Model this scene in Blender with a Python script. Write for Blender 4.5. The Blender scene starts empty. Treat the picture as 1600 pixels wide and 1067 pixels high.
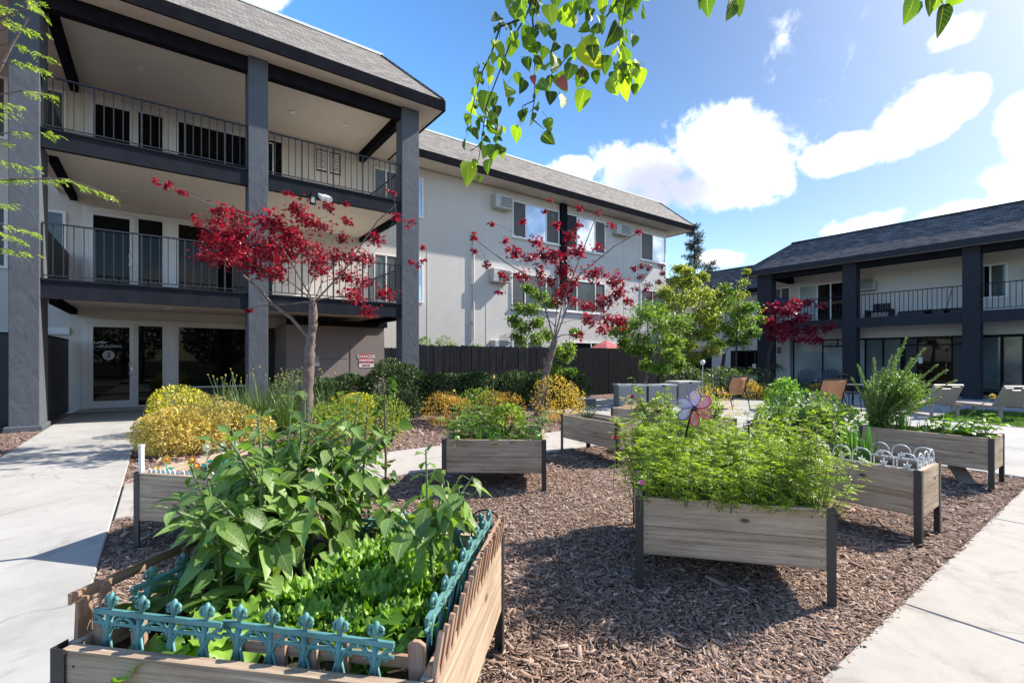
import bpy, math, random
import numpy as np
from mathutils import Vector, Matrix
random.seed(7)
rng = np.random.default_rng(7)
PI = math.pi
scene = bpy.context.scene
COL = scene.collection

# ---------------------------------------------------------------- camera
FOC, CAM_H, HOR = 747.0, 1.45, 560.0
FW = np.array([.5927, .8054]); RT = np.array([.8054, -.5927])
cam_d = bpy.data.cameras.new('camera'); cam = bpy.data.objects.new('camera', cam_d); COL.objects.link(cam)
cam_d.sensor_width = 36.0; cam_d.lens = FOC / 1600 * 36.0
cam_d.shift_y = (HOR - 533.5) / 1600.0
cam_d.clip_start = .05; cam_d.clip_end = 2000
cam.location = (0, 0, CAM_H)
cam.rotation_euler = (PI / 2, 0, -math.atan2(FW[0], FW[1]))
scene.camera = cam

# ---------------------------------------------------------------- light
SUN_AZ = (.966, -.259)                 # horizontal direction towards the sun
SUN_EL = math.radians(41)
sd = bpy.data.lights.new('sun', 'SUN'); sd.energy = 4.0; sd.angle = math.radians(.53); sd.color = (1, .94, .84)
so = bpy.data.objects.new('sun', sd); COL.objects.link(so)
sv = Vector((SUN_AZ[0] * math.cos(SUN_EL), SUN_AZ[1] * math.cos(SUN_EL), math.sin(SUN_EL)))
so.rotation_euler = sv.to_track_quat('Z', 'Y').to_euler(); so.location = (30, -10, 40)
scene.view_settings.view_transform = 'Standard'; scene.view_settings.look = 'None'
scene.view_settings.exposure = 1.3; scene.view_settings.gamma = 1

def nd(t, typ, **kw):
    n = t.nodes.new(typ)
    for k, v in kw.items():
        if k == 'inp':
            for a, b in v.items(): n.inputs[a].default_value = b
        else: setattr(n, k, v)
    return n
def mth(t, op, a, b=None, c=None, clamp=False):
    n = t.nodes.new('ShaderNodeMath'); n.operation = op; n.use_clamp = clamp
    for i, x in enumerate((a, b, c)):
        if x is None: continue
        if isinstance(x, (int, float)): n.inputs[i].default_value = x
        else: t.links.new(x, n.inputs[i])
    return n.outputs[0]
def mixc(t, fac, a, b, blend='MIX'):
    n = t.nodes.new('ShaderNodeMix'); n.data_type = 'RGBA'; n.blend_type = blend
    for sck, x in ((n.inputs[0], fac), (n.inputs[6], a), (n.inputs[7], b)):
        if hasattr(x, 'is_linked') or hasattr(x, 'links'): t.links.new(x, sck)
        elif isinstance(x, (int, float)): sck.default_value = x
        else: sck.default_value = (*x, 1) if len(x) == 3 else x
    return n.outputs[2]
def ramp(t, fac, stops, interp='LINEAR'):
    n = t.nodes.new('ShaderNodeValToRGB'); e = n.color_ramp.elements; n.color_ramp.interpolation = interp
    while len(e) < len(stops): e.new(.5)
    for i, (p, c) in enumerate(stops):
        e[i].position = p; e[i].color = (c, c, c, 1) if isinstance(c, (int, float)) else (*c, 1)
    t.links.new(fac, n.inputs[0]); return n.outputs[0]

def build_world():
    w = bpy.data.worlds.new('World'); scene.world = w; w.use_nodes = True
    t = w.node_tree; t.nodes.clear()
    sky = nd(t, 'ShaderNodeTexSky', sky_type='NISHITA', sun_disc=False, sun_elevation=SUN_EL,
             sun_rotation=math.atan2(SUN_AZ[0], SUN_AZ[1]), air_density=1.0, dust_density=1.1, ozone_density=1.6)
    tc = nd(t, 'ShaderNodeTexCoord')
    def dot(v):
        n = nd(t, 'ShaderNodeVectorMath', operation='DOT_PRODUCT'); t.links.new(tc.outputs['Generated'], n.inputs[0])
        n.inputs[1].default_value = v; return n.outputs['Value']
    f = dot((FW[0], FW[1], 0)); r = dot((RT[0], RT[1], 0)); z = dot((0, 0, 1))
    fm = mth(t, 'MAXIMUM', f, .02)
    a = mth(t, 'DIVIDE', r, fm); b = mth(t, 'DIVIDE', z, fm)
    nz = nd(t, 'ShaderNodeTexNoise', inp={'Scale': 6.5, 'Detail': 9.0, 'Roughness': .58, 'Distortion': .25})
    t.links.new(tc.outputs['Generated'], nz.inputs['Vector'])
    n1 = mth(t, 'MULTIPLY', mth(t, 'SUBTRACT', nz.outputs['Fac'], .5), 3.6)
    nzf = nd(t, 'ShaderNodeTexNoise', inp={'Scale': 24.0, 'Detail': 8.0, 'Roughness': .62, 'Distortion': .4}); t.links.new(tc.outputs['Generated'], nzf.inputs['Vector'])
    n1 = mth(t, 'ADD', n1, mth(t, 'MULTIPLY', mth(t, 'SUBTRACT', nzf.outputs['Fac'], .5), 1.7))
    def blob(px, py, rx, ry, rot=0, k=1):
        a0, b0 = (px - 800) / FOC, (HOR - py) / FOC
        c, s = math.cos(math.radians(rot)), math.sin(math.radians(rot))
        da = mth(t, 'SUBTRACT', a, a0); db = mth(t, 'SUBTRACT', b, b0)
        u = mth(t, 'ADD', mth(t, 'MULTIPLY', da, c * FOC / rx), mth(t, 'MULTIPLY', db, s * FOC / rx))
        v = mth(t, 'ADD', mth(t, 'MULTIPLY', da, -s * FOC / ry), mth(t, 'MULTIPLY', db, c * FOC / ry))
        d = mth(t, 'ADD', mth(t, 'MULTIPLY', u, u), mth(t, 'MULTIPLY', v, v))
        return mth(t, 'MULTIPLY', mth(t, 'MAXIMUM', mth(t, 'SUBTRACT', 1, d), -1.5), k)
    def vmax(ls):
        o = ls[0]
        for x in ls[1:]: o = mth(t, 'MAXIMUM', o, x)
        return o
    m = vmax([blob(1112, 228, 92, 74), blob(1012, 262, 84, 50), blob(1165, 284, 70, 48), blob(1080, 300, 110, 40), blob(1330, 238, 72, 30, 20), blob(1432, 184, 98, 48, 33), blob(1500, 150, 50, 34, 30),
              blob(1480, 366, 165, 44, 16), blob(1645, 292, 105, 52), blob(1600, 205, 48, 52), blob(1665, 50, 62, 110), blob(1500, 45, 60, 22, 30, .5),
              blob(892, 264, 42, 22), blob(1130, 404, 50, 14), blob(390, -8, 70, 26), blob(1350, 350, 80, 18, 14, .8), blob(-600, 100, 300, 120)])
    back = mth(t, 'LESS_THAN', f, .02)
    nz2 = nd(t, 'ShaderNodeTexNoise', inp={'Scale': 2.0, 'Detail': 7.0, 'Roughness': .55})
    t.links.new(tc.outputs['Generated'], nz2.inputs['Vector'])
    mb = mth(t, 'MULTIPLY', mth(t, 'SUBTRACT', nz2.outputs['Fac'], .58), 6.0)
    m = mth(t, 'ADD', mth(t, 'MULTIPLY', m, mth(t, 'SUBTRACT', 1, back)), mth(t, 'MULTIPLY', mb, back))
    dens = mth(t, 'ADD', m, n1)
    fac = nd(t, 'ShaderNodeMapRange', interpolation_type='SMOOTHSTEP'); t.links.new(dens, fac.inputs[0])
    fac.inputs[1].default_value = -.22; fac.inputs[2].default_value = .75
    # thin veil near the sun side
    veil = nd(t, 'ShaderNodeMapRange', interpolation_type='SMOOTHSTEP'); t.links.new(a, veil.inputs[0])
    veil.inputs[1].default_value = .0; veil.inputs[2].default_value = 1.15; veil.inputs[4].default_value = .05
    veilf = mth(t, 'MULTIPLY', veil.outputs[0], mth(t, 'SUBTRACT', 1, back))
    # grey-blue thicker base of the largest cloud
    core = nd(t, 'ShaderNodeMapRange', interpolation_type='SMOOTHSTEP')
    t.links.new(mth(t, 'ADD', blob(1040, 290, 120, 62, -12), mth(t, 'MULTIPLY', n1, .25)), core.inputs[0])
    core.inputs[1].default_value = -.1; core.inputs[2].default_value = .9
    ccol = mixc(t, mth(t, 'MULTIPLY', core.outputs[0], .85), (.80, .80, .80), (.23, .25, .36))
    hs = nd(t, 'ShaderNodeHueSaturation', inp={'Saturation': 1.33, 'Value': 1.0}); t.links.new(sky.outputs[0], hs.inputs['Color'])
    sdot = dot(tuple(sv)); sf = nd(t, 'ShaderNodeMapRange', interpolation_type='SMOOTHSTEP', inp={1: .1, 2: .85, 3: .178, 4: .062}); t.links.new(sdot, sf.inputs[0])
    sfc = nd(t, 'ShaderNodeCombineColor')
    for i in range(3): t.links.new(sf.outputs[0], sfc.inputs[i])
    skyc = mixc(t, 1.0, hs.outputs[0], sfc.outputs[0], 'MULTIPLY')
    c1 = mixc(t, veilf, skyc, (.55, .60, .62))
    c2 = mixc(t, fac.outputs[0], c1, ccol)
    bg = nd(t, 'ShaderNodeBackground'); t.links.new(c2, bg.inputs[0]); bg.inputs[1].default_value = 1.0
    out = nd(t, 'ShaderNodeOutputWorld'); t.links.new(bg.outputs[0], out.inputs[0])
build_world()

# ---------------------------------------------------------------- layout helpers (metres; z up; X along the facades, Y away)
def at(px, py, Z):
    a = (px - 800) / FOC
    return np.array([(FW[0] + RT[0] * a) * Z, (FW[1] + RT[1] * a) * Z, CAM_H + (HOR - py) / FOC * Z])
def cw(X, Z):
    return FW * Z + RT * X
def gnd(px, py, z=0.0):
    return at(px, py, (z - CAM_H) / ((HOR - py) / FOC))
YAW = math.atan2(RT[1], RT[0])

# ---------------------------------------------------------------- objects
def tag(o, label, cat, group=None, kind=None):
    if label: o['label'] = label
    if cat: o['category'] = cat
    if group: o['group'] = group
    if kind: o['kind'] = kind
    return o
def thing(name, label, cat, loc=(0, 0, 0), rz=0, group=None):
    o = bpy.data.objects.new(name, None); o.empty_display_size = .2
    COL.objects.link(o); o.location = tuple(float(x) for x in loc); o.rotation_euler = (0, 0, rz)
    return tag(o, label, cat, group)
def root_matrix(p):
    m = Matrix.Identity(4)
    while p is not None:
        m = (Matrix.Translation(p.location) @ p.rotation_euler.to_matrix().to_4x4()) @ m; p = p.parent
    return m
def link(name, me, m, parent=None, world=False):
    if m is not None:
        for mm in (m if isinstance(m, (list, tuple)) else [m]): me.materials.append(mm)
    o = bpy.data.objects.new(name, me); COL.objects.link(o)
    if parent is not None:
        o.parent = parent
        if world: me.transform(root_matrix(parent).inverted())
    return o

class MB:
    """collects hard-surface shapes"""
    def __init__(s): s.v = []; s.f = []; s.sm = False; s.mi = []; s.cur = 0
    def raw(s, vs, fs, M=None):
        n = len(s.v)
        for p in vs:
            p = Vector(p); s.v.append(tuple(M @ p) if M is not None else tuple(p))
        for f in fs: s.f.append(tuple(i + n for i in f)); s.mi.append(s.cur)
        return s
    def box(s, x0, x1, y0, y1, z0, z1, M=None):
        vs = [(x, y, z) for z in (z0, z1) for y in (y0, y1) for x in (x0, x1)]
        return s.raw(vs, [(0, 2, 3, 1), (4, 5, 7, 6), (0, 1, 5, 4), (2, 6, 7, 3), (0, 4, 6, 2), (1, 3, 7, 5)], M)
    def bar(s, a, b, w, h, up=(0, 0, 1)):
        a, b = Vector(a), Vector(b); d = b - a; L = d.length; d.normalize()
        up = Vector(up); sd_ = d.cross(up)
        if sd_.length < 1e-4: sd_ = d.cross(Vector((1, 0, 0)))
        sd_.normalize(); u = sd_.cross(d)
        M = Matrix(((d.x, sd_.x, u.x, a.x), (d.y, sd_.y, u.y, a.y), (d.z, sd_.z, u.z, a.z), (0, 0, 0, 1)))
        return s.box(0, L, -w / 2, w / 2, -h / 2, h / 2, M)
    def prism(s, pts, y0, y1, M=None):
        """polygon in xz extruded along y"""
        n = len(pts); vs = [(x, y0, z) for x, z in pts] + [(x, y1, z) for x, z in pts]
        fs = [tuple(range(n)), tuple(range(2 * n - 1, n - 1, -1))] + [(i, n + i, n + (i + 1) % n, (i + 1) % n) for i in range(n)]
        return s.raw(vs, fs, M)
    def tube(s, pts, r, n=8, M=None, cap=True):
        P = [Vector(p) for p in pts]; k = len(P); R = [r] * k if isinstance(r, (int, float)) else list(r)
        vs = []; ref = Vector((0, 0, 1))
        for i in range(k):
            d = (P[min(i + 1, k - 1)] - P[max(i - 1, 0)])
            d = d.normalized() if d.length > 1e-9 else Vector((0, 0, 1))
            a = d.cross(ref)
            if a.length < .05: a = d.cross(Vector((0, 1, 0)))
            a.normalize(); b = d.cross(a)
            for j in range(n):
                t = 2 * PI * j / n; vs.append(P[i] + (a * math.cos(t) + b * math.sin(t)) * R[i])
        fs = [(i * n + j, i * n + (j + 1) % n, (i + 1) * n + (j + 1) % n, (i + 1) * n + j) for i in range(k - 1) for j in range(n)]
        if cap: fs += [tuple(range(n - 1, -1, -1)), tuple((k - 1) * n + j for j in range(n))]
        return s.raw(vs, fs, M)
    def lathe(s, prof, c=(0, 0, 0), n=12, M=None):
        return s.tube([(c[0], c[1], c[2] + z) for r, z in prof], [max(r, 1e-4) for r, z in prof], n, M)
    def build(s, name, m, parent=None, world=False, smooth=False, bevel=0):
        me = bpy.data.meshes.new(name); me.from_pydata(s.v, [], s.f); me.update()
        uv = me.uv_layers.new(name='UVMap')
        off = random.random() * 20
        for p in me.polygons:
            nrm = p.normal
            if abs(nrm.z) > .95: T = Vector((1, 0, 0)); B = Vector((0, 1, 0))
            else:
                T = Vector((0, 0, 1)).cross(nrm).normalized(); B = nrm.cross(T)
            for li in p.loop_indices:
                co = me.vertices[me.loops[li].vertex_index].co
                uv.data[li].uv = (co.dot(T), co.dot(B))
        if any(s.mi):
            me.polygons.foreach_set('material_index', s.mi)
        if smooth: me.polygons.foreach_set('use_smooth', [True] * len(me.polygons))
        o = link(name, me, m, parent, world)
        if bevel:
            bv = o.modifiers.new('bevel', 'BEVEL'); bv.width = bevel; bv.segments = 2; bv.limit_method = 'ANGLE'
        return o

class FA:
    """collects foliage quads with numpy"""
    def __init__(s): s.V = []; s.F = []; s.M = []; s.n = 0; s.U = []; s.has = False
    def add(s, v, f, mi=0, uv=None):
        if len(v) == 0: return
        if uv is not None: s.has = True
        s.U.append(np.zeros((v.size // 3, 2)) if uv is None else uv.reshape(-1, 2))
        s.V.append(v.reshape(-1, 3)); s.F.append(f.reshape(-1, 4) + s.n); s.M.append(np.full(len(f.reshape(-1, 4)), mi)); s.n += v.size // 3
    def leaves(s, P, D, N, L, W, prof, fold=.2, curl=.25, mi=0):
        P = np.asarray(P, float); n = len(P)
        if n == 0: return
        L = np.broadcast_to(np.asarray(L, float), (n,)); W = np.broadcast_to(np.asarray(W, float), (n,))
        D = D / (np.linalg.norm(D, axis=1, keepdims=True) + 1e-9)
        S = np.cross(D, N); S /= (np.linalg.norm(S, axis=1, keepdims=True) + 1e-9)
        U = np.cross(S, D)
        fold = np.broadcast_to(np.asarray(fold, float), (n,)); curl = np.broadcast_to(np.asarray(curl, float), (n,))
        if prof == 'rhomb':
            c = P + D * (L * .42)[:, None]
            v = np.stack([P, c + S * (W / 2)[:, None] + U * (fold * W / 2)[:, None], P + D * L[:, None] - U * (curl * L)[:, None],
                          c - S * (W / 2)[:, None] + U * (fold * W / 2)[:, None]], 1)
            f = np.arange(n)[:, None] * 4 + np.array([[0, 1, 2, 3]])
            s.add(v, f, mi); return
        k = len(prof); rows = []
        for t, w in prof:
            c = P + D * (L * t)[:, None] - U * (curl * L * t * t)[:, None]
            ww = (W * w / 2)[:, None]; lift = U * (fold * W * w / 2)[:, None]
            rows += [c + S * ww + lift, c, c - S * ww + lift]
        v = np.stack(rows, 1); uv = np.broadcast_to(np.array([(t, x) for t, w in prof for x in (1., 0., -1.)])[None], (n, 3 * k, 2))
        q = []
        for i in range(k - 1):
            a = i * 3
            q += [[a, a + 3, a + 4, a + 1], [a + 1, a + 4, a + 5, a + 2]]
        f = (np.arange(n) * 3 * k)[:, None, None] + np.array(q)[None]
        s.add(v, f, mi, uv)
    def tube(s, pts, r, n=5, mi=0):
        P = np.asarray(pts, float); k = len(P)
        R = np.full(k, r) if np.isscalar(r) else np.asarray(r, float)
        d = np.gradient(P, axis=0); d /= (np.linalg.norm(d, axis=1, keepdims=True) + 1e-9)
        ref = np.array([.31, .17, .93]); ref = np.where((np.abs(d @ ref) > .95)[:, None], np.array([1., 0, 0])[None], ref[None])
        a = np.cross(d, ref); a /= (np.linalg.norm(a, axis=1, keepdims=True) + 1e-9); b = np.cross(d, a)
        th = np.arange(n) * 2 * PI / n
        v = P[:, None, :] + R[:, None, None] * (a[:, None, :] * np.cos(th)[None, :, None] + b[:, None, :] * np.sin(th)[None, :, None])
        i = np.arange(k - 1)[:, None] * n; j = np.arange(n)[None]
        f = np.stack([i + j, i + (j + 1) % n, i + n + (j + 1) % n, i + n + j], -1)
        s.add(v, f, mi)
    def build(s, name, m, parent=None, world=False, smooth=False):
        me = bpy.data.meshes.new(name)
        V = np.concatenate(s.V).astype(np.float32); F = np.concatenate(s.F).astype(np.int32); M = np.concatenate(s.M).astype(np.int32)
        me.vertices.add(len(V)); me.vertices.foreach_set('co', V.ravel())
        me.loops.add(F.size); me.loops.foreach_set('vertex_index', F.ravel())
        me.polygons.add(len(F)); me.polygons.foreach_set('loop_start', np.arange(len(F), dtype=np.int32) * 4)
        try: me.polygons.foreach_set('loop_total', np.full(len(F), 4, dtype=np.int32))
        except Exception: pass
        me.polygons.foreach_set('material_index', M)
        if smooth: me.polygons.foreach_set('use_smooth', np.ones(len(F), dtype=bool))
        if s.has:
            l = me.uv_layers.new(name='UVMap'); l.data.foreach_set('uv', np.concatenate(s.U)[F.ravel()].astype(np.float32).ravel())
        me.update(calc_edges=True)
        return link(name, me, m, parent, world)

def unit(n):
    v = rng.normal(size=(n, 3)); return v / np.linalg.norm(v, axis=1, keepdims=True)
OV = [(0, .04), (.12, .55), (.32, 1), (.55, .88), (.8, .45), (1, .03)]     # ovate
LA = [(0, .1), (.3, 1), (.65, .75), (1, .04)]                             # lanceolate
BL = [(0, .7), (.35, 1), (.7, .75), (1, .04)]                             # blade
HE = [(0, .35), (.06, .8), (.25, 1), (.5, .85), (.78, .45), (1, .03)]     # heart

# ---------------------------------------------------------------- materials
def newmat(name):
    m = bpy.data.materials.new(name); m.use_nodes = True
    t = m.node_tree; p = t.nodes['Principled BSDF']; return m, t, p
def setp(p, **kw):
    for k, v in kw.items(): p.inputs[k.replace('_', ' ')].default_value = v
def bump(t, p, h, strength=.3, dist=.01):
    b = nd(t, 'ShaderNodeBump', inp={'Strength': strength, 'Distance': dist}); t.links.new(h, b.inputs['Height']); t.links.new(b.outputs[0], p.inputs['Normal'])
def coords(t, kind='Object', scale=(1, 1, 1), rot=(0, 0, 0)):
    tc = nd(t, 'ShaderNodeTexCoord'); mp = nd(t, 'ShaderNodeMapping'); mp.inputs['Scale'].default_value = scale; mp.inputs['Rotation'].default_value = rot
    t.links.new(tc.outputs[kind], mp.inputs[0]); return mp.outputs[0]
def noise(t, vec, scale, detail=5, rough=.55, dist=0):
    n = nd(t, 'ShaderNodeTexNoise', inp={'Scale': scale, 'Detail': detail, 'Roughness': rough, 'Distortion': dist}); t.links.new(vec, n.inputs['Vector']); return n.outputs['Fac']
def plain(name, c, rough=.6, var=.12, scale=3, bs=0, bscale=60, metal=0, spec=.5, dist=.004):
    m, t, p = newmat(name); setp(p, Roughness=rough, Metallic=metal); p.inputs['Specular IOR Level'].default_value = spec
    v = coords(t); n = noise(t, v, scale, 6, .6)
    col = ramp(t, n, [(.3, tuple(x * (1 - var) for x in c)), (.7, tuple(min(1, x * (1 + var)) for x in c))])
    t.links.new(col, p.inputs['Base Color'])
    if bs: bump(t, p, noise(t, v, bscale, 4, .6), bs, dist)
    return m
def stucco(name, c, dirty=.12, trowel=False):
    # weather streaks run down the wall
    m, t, p = newmat(name); setp(p, Roughness=.85); p.inputs['Specular IOR Level'].default_value = .25
    v = coords(t); big = noise(t, v, .55, 5, .6, .6); sm = noise(t, v, 4.5, 6, .65)
    col = ramp(t, mth(t, 'ADD', mth(t, 'MULTIPLY', big, .6), mth(t, 'MULTIPLY', sm, .4)),
               [(.32, tuple(x * (1 - dirty) for x in c)), (.5, c), (.7, tuple(x * (1 + dirty * .7) for x in c))])
    stk = ramp(t, noise(t, coords(t, 'Object', (7, 7, .22)), 1.0, 6, .6, .4), [(.58, 1.0), (.76, .93)])
    col = mixc(t, 1.0, col, stk, 'MULTIPLY')
    t.links.new(col, p.inputs['Base Color'])
    if trowel:
        h = mth(t, 'ADD', noise(t, coords(t, 'Object', (1, 1, .8), (0, .5, .4)), 4.5, 5, .55, .7), mth(t, 'MULTIPLY', noise(t, v, 60, 3), .12)); bump(t, p, h, .5, .03)
    else: bump(t, p, mth(t, 'ADD', noise(t, v, 90, 3), mth(t, 'MULTIPLY', noise(t, v, 6, 3), .6)), .3, .012)
    return m
def wood(name, dark, mid, light, along='u', gscale=1.0, rough=.75, knots=True):
    m, t, p = newmat(name); setp(p, Roughness=rough); p.inputs['Specular IOR Level'].default_value = .12
    oi = nd(t, 'ShaderNodeObjectInfo'); geo = nd(t, 'ShaderNodeNewGeometry')
    tc = nd(t, 'ShaderNodeTexCoord')
    ad = nd(t, 'ShaderNodeVectorMath', operation='ADD'); t.links.new(tc.outputs['UV'], ad.inputs[0])
    cmb = nd(t, 'ShaderNodeCombineXYZ')
    t.links.new(mth(t, 'MULTIPLY', oi.outputs['Random'], 37), cmb.inputs[0]); t.links.new(mth(t, 'MULTIPLY', geo.outputs['Random Per Island'], 53), cmb.inputs[1])
    t.links.new(cmb.outputs[0], ad.inputs[1])
    mp = nd(t, 'ShaderNodeMapping'); t.links.new(ad.outputs[0], mp.inputs[0])
    mp.inputs['Scale'].default_value = (1.0 * gscale, 30 * gscale, 1) if along == 'u' else (30 * gscale, 1.0 * gscale, 1)
    g = noise(t, mp.outputs[0], 1.6, 8, .66, .45)
    mp2 = nd(t, 'ShaderNodeMapping'); t.links.new(ad.outputs[0], mp2.inputs[0]); mp2.inputs['Scale'].default_value = (1.2, 3.5, 1) if along == 'u' else (3.5, 1.2, 1)
    blot = noise(t, mp2.outputs[0], 1.8, 5, .6, .5)
    fine = nd(t, 'ShaderNodeMapping'); t.links.new(ad.outputs[0], fine.inputs[0]); fine.inputs['Scale'].default_value = (4, 160, 1) if along == 'u' else (160, 4, 1)
    fn = noise(t, fine.outputs[0], 1.5, 4, .6)
    val = mth(t, 'ADD', mth(t, 'ADD', mth(t, 'MULTIPLY', g, .5), mth(t, 'MULTIPLY', blot, .24)), mth(t, 'MULTIPLY', fn, .30))
    val = mth(t, 'ADD', val, mth(t, 'MULTIPLY', mth(t, 'SUBTRACT', geo.outputs['Random Per Island'], .5), .10))
    col = ramp(t, val, [(.36, dark), (.52, mid), (.69, light)])
    if knots:
        vo = nd(t, 'ShaderNodeTexVoronoi', feature='F1', inp={'Scale': 1.0, 'Randomness': 1.0})
        kp = nd(t, 'ShaderNodeMapping'); t.links.new(ad.outputs[0], kp.inputs[0]); kp.inputs['Scale'].default_value = (3.6, 7.5, 1) if along == 'u' else (7.5, 3.6, 1)
        t.links.new(kp.outputs[0], vo.inputs['Vector'])
        k = nd(t, 'ShaderNodeMapRange', interpolation_type='SMOOTHSTEP', inp={1: .05, 2: .15, 3: .9, 4: 0.0}); t.links.new(vo.outputs['Distance'], k.inputs[0])
        col = mixc(t, k.outputs[0], col, tuple(x * .35 for x in dark))
    t.links.new(col, p.inputs['Base Color']); bump(t, p, mth(t, 'ADD', g, mth(t, 'MULTIPLY', fn, .6)), .35, .004)
    return m
def leafmat(name, cols, trans=.4, rough=.45, tcol=None, spec=.4, veins=0):
    m, t, p = newmat(name); setp(p, Roughness=rough); p.inputs['Specular IOR Level'].default_value = spec
    geo = nd(t, 'ShaderNodeNewGeometry'); v = coords(t); n = noise(t, v, 2.5, 3)
    f = mth(t, 'ADD', mth(t, 'MULTIPLY', geo.outputs['Random Per Island'], .75), mth(t, 'MULTIPLY', mth(t, 'SUBTRACT', n, .5), .9), clamp=True)
    k = len(cols); col = ramp(t, f, [(.06 + .85 * i / max(1, k - 1), c) for i, c in enumerate(cols)])
    if veins:
        tc_ = nd(t, 'ShaderNodeTexCoord'); sp = nd(t, 'ShaderNodeSeparateXYZ'); t.links.new(tc_.outputs['UV'], sp.inputs[0])
        ac = mth(t, 'ABSOLUTE', sp.outputs[1]); side = mth(t, 'PINGPONG', mth(t, 'SUBTRACT', mth(t, 'MULTIPLY', sp.outputs[0], 8.0), mth(t, 'MULTIPLY', ac, 1.7)), .5)
        vm = mth(t, 'MAXIMUM', mth(t, 'MULTIPLY', mth(t, 'LESS_THAN', side, .045), .45), mth(t, 'LESS_THAN', ac, .05)); vn = noise(t, v, 130, 3)
        col = mixc(t, mth(t, 'MULTIPLY', vm, .32), col, tuple(min(1, x * 1.7 + .03) for x in cols[-1]))
        col = mixc(t, ramp(t, noise(t, v, 38, 4, .65), [(.60, 0.0), (.78, .45)]), col, (.24, .22, .05))
        bump(t, p, mth(t, 'ADD', mth(t, 'MULTIPLY', vm, -1), vn), .5, .004)
    t.links.new(col, p.inputs['Base Color'])
    tr = nd(t, 'ShaderNodeBsdfTranslucent'); tc = mixc(t, 1.0, col, tcol or (1.5, 1.6, .7), 'MULTIPLY'); t.links.new(tc, tr.inputs[0])
    mx = nd(t, 'ShaderNodeMixShader'); mx.inputs[0].default_value = trans
    t.links.new(p.outputs[0], mx.inputs[1]); t.links.new(tr.outputs[0], mx.inputs[2]); t.links.new(mx.outputs[0], t.nodes['Material Output'].inputs[0])
    return m
def shingle(name, cols, mort):
    m, t, p = newmat(name); setp(p, Roughness=.9); p.inputs['Specular IOR Level'].default_value = .2
    tc = nd(t, 'ShaderNodeTexCoord')
    br = nd(t, 'ShaderNodeTexBrick', offset=.5, inp={'Scale': 1.0, 'Mortar Size': .008, 'Mortar Smooth': .3, 'Brick Width': .24, 'Row Height': .105, 'Bias': 0.0})
    t.links.new(tc.outputs['UV'], br.inputs['Vector'])
    br.inputs['Color1'].default_value = (0, 0, 0, 1); br.inputs['Color2'].default_value = (1, 1, 1, 1); br.inputs['Mortar'].default_value = (.5, .5, .5, 1)
    n = noise(t, tc.outputs['UV'], 1.1, 5, .6); n2 = noise(t, tc.outputs['UV'], 40, 3)
    f = mth(t, 'ADD', mth(t, 'ADD', mth(t, 'MULTIPLY', br.outputs['Color'], .55), mth(t, 'MULTIPLY', n, .3)), mth(t, 'MULTIPLY', n2, .25))
    col = ramp(t, f, [(.2, cols[0]), (.5, cols[1]), (.85, cols[2])])
    t.links.new(mixc(t, br.outputs['Fac'], col, mort), p.inputs['Base Color'])
    bump(t, p, mth(t, 'SUBTRACT', mth(t, 'MULTIPLY', n2, .3), br.outputs['Fac']), .6, .012)
    return m
def glass(name, c, ior=1.6, rough=.02):
    m, t, p = newmat(name); setp(p, Roughness=rough, IOR=ior); p.inputs['Specular IOR Level'].default_value = .5
    v = coords(t); col = ramp(t, noise(t, v, .8, 3), [(.35, tuple(x * .7 for x in c)), (.65, tuple(x * 1.2 for x in c))]); t.links.new(col, p.inputs['Base Color'])
    bump(t, p, noise(t, v, 1.3, 2), .03, .02)
    return m
def concrete(name, c):
    m, t, p = newmat(name); setp(p, Roughness=.9); p.inputs['Specular IOR Level'].default_value = .2
    v = coords(t); geo = nd(t, 'ShaderNodeNewGeometry')
    big = noise(t, v, .7, 6, .6, .8); med = noise(t, v, 5, 6, .65); fine = noise(t, v, 160, 3)
    f = mth(t, 'ADD', mth(t, 'ADD', mth(t, 'MULTIPLY', big, .5), mth(t, 'MULTIPLY', med, .3)), mth(t, 'MULTIPLY', fine, .2))
    f = mth(t, 'ADD', f, mth(t, 'MULTIPLY', mth(t, 'SUBTRACT', geo.outputs['Random Per Island'], .5), .08))
    col = ramp(t, f, [(.34, tuple(x * .72 for x in c)), (.5, c), (.66, tuple(x * 1.14 for x in c))])
    st = ramp(t, noise(t, v, 1.9, 7, .7, 1.5), [(.56, 1.0), (.70, .76)])
    vo = nd(t, 'ShaderNodeTexVoronoi', feature='DISTANCE_TO_EDGE', inp={'Scale': .42}); wv = nd(t, 'ShaderNodeVectorMath', operation='ADD')
    nz = nd(t, 'ShaderNodeTexNoise', inp={'Scale': 2.2, 'Detail': 6.0}); t.links.new(v, nz.inputs['Vector'])
    t.links.new(v, wv.inputs[0]); sc_ = nd(t, 'ShaderNodeVectorMath', operation='SCALE'); sc_.inputs[3].default_value = .5; t.links.new(nz.outputs['Color'], sc_.inputs[0]); t.links.new(sc_.outputs[0], wv.inputs[1])
    t.links.new(wv.outputs[0], vo.inputs['Vector'])
    cr = nd(t, 'ShaderNodeMapRange', inp={1: 0.0, 2: .006, 3: .72, 4: 1.0}); t.links.new(vo.outputs['Distance'], cr.inputs[0])
    c2 = mixc(t, 1.0, col, st, 'MULTIPLY'); c3 = mixc(t, 1.0, c2, cr.outputs[0], 'MULTIPLY')
    t.links.new(c3, p.inputs['Base Color']); bump(t, p, mth(t, 'ADD', fine, med), .2, .004)
    return m

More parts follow.
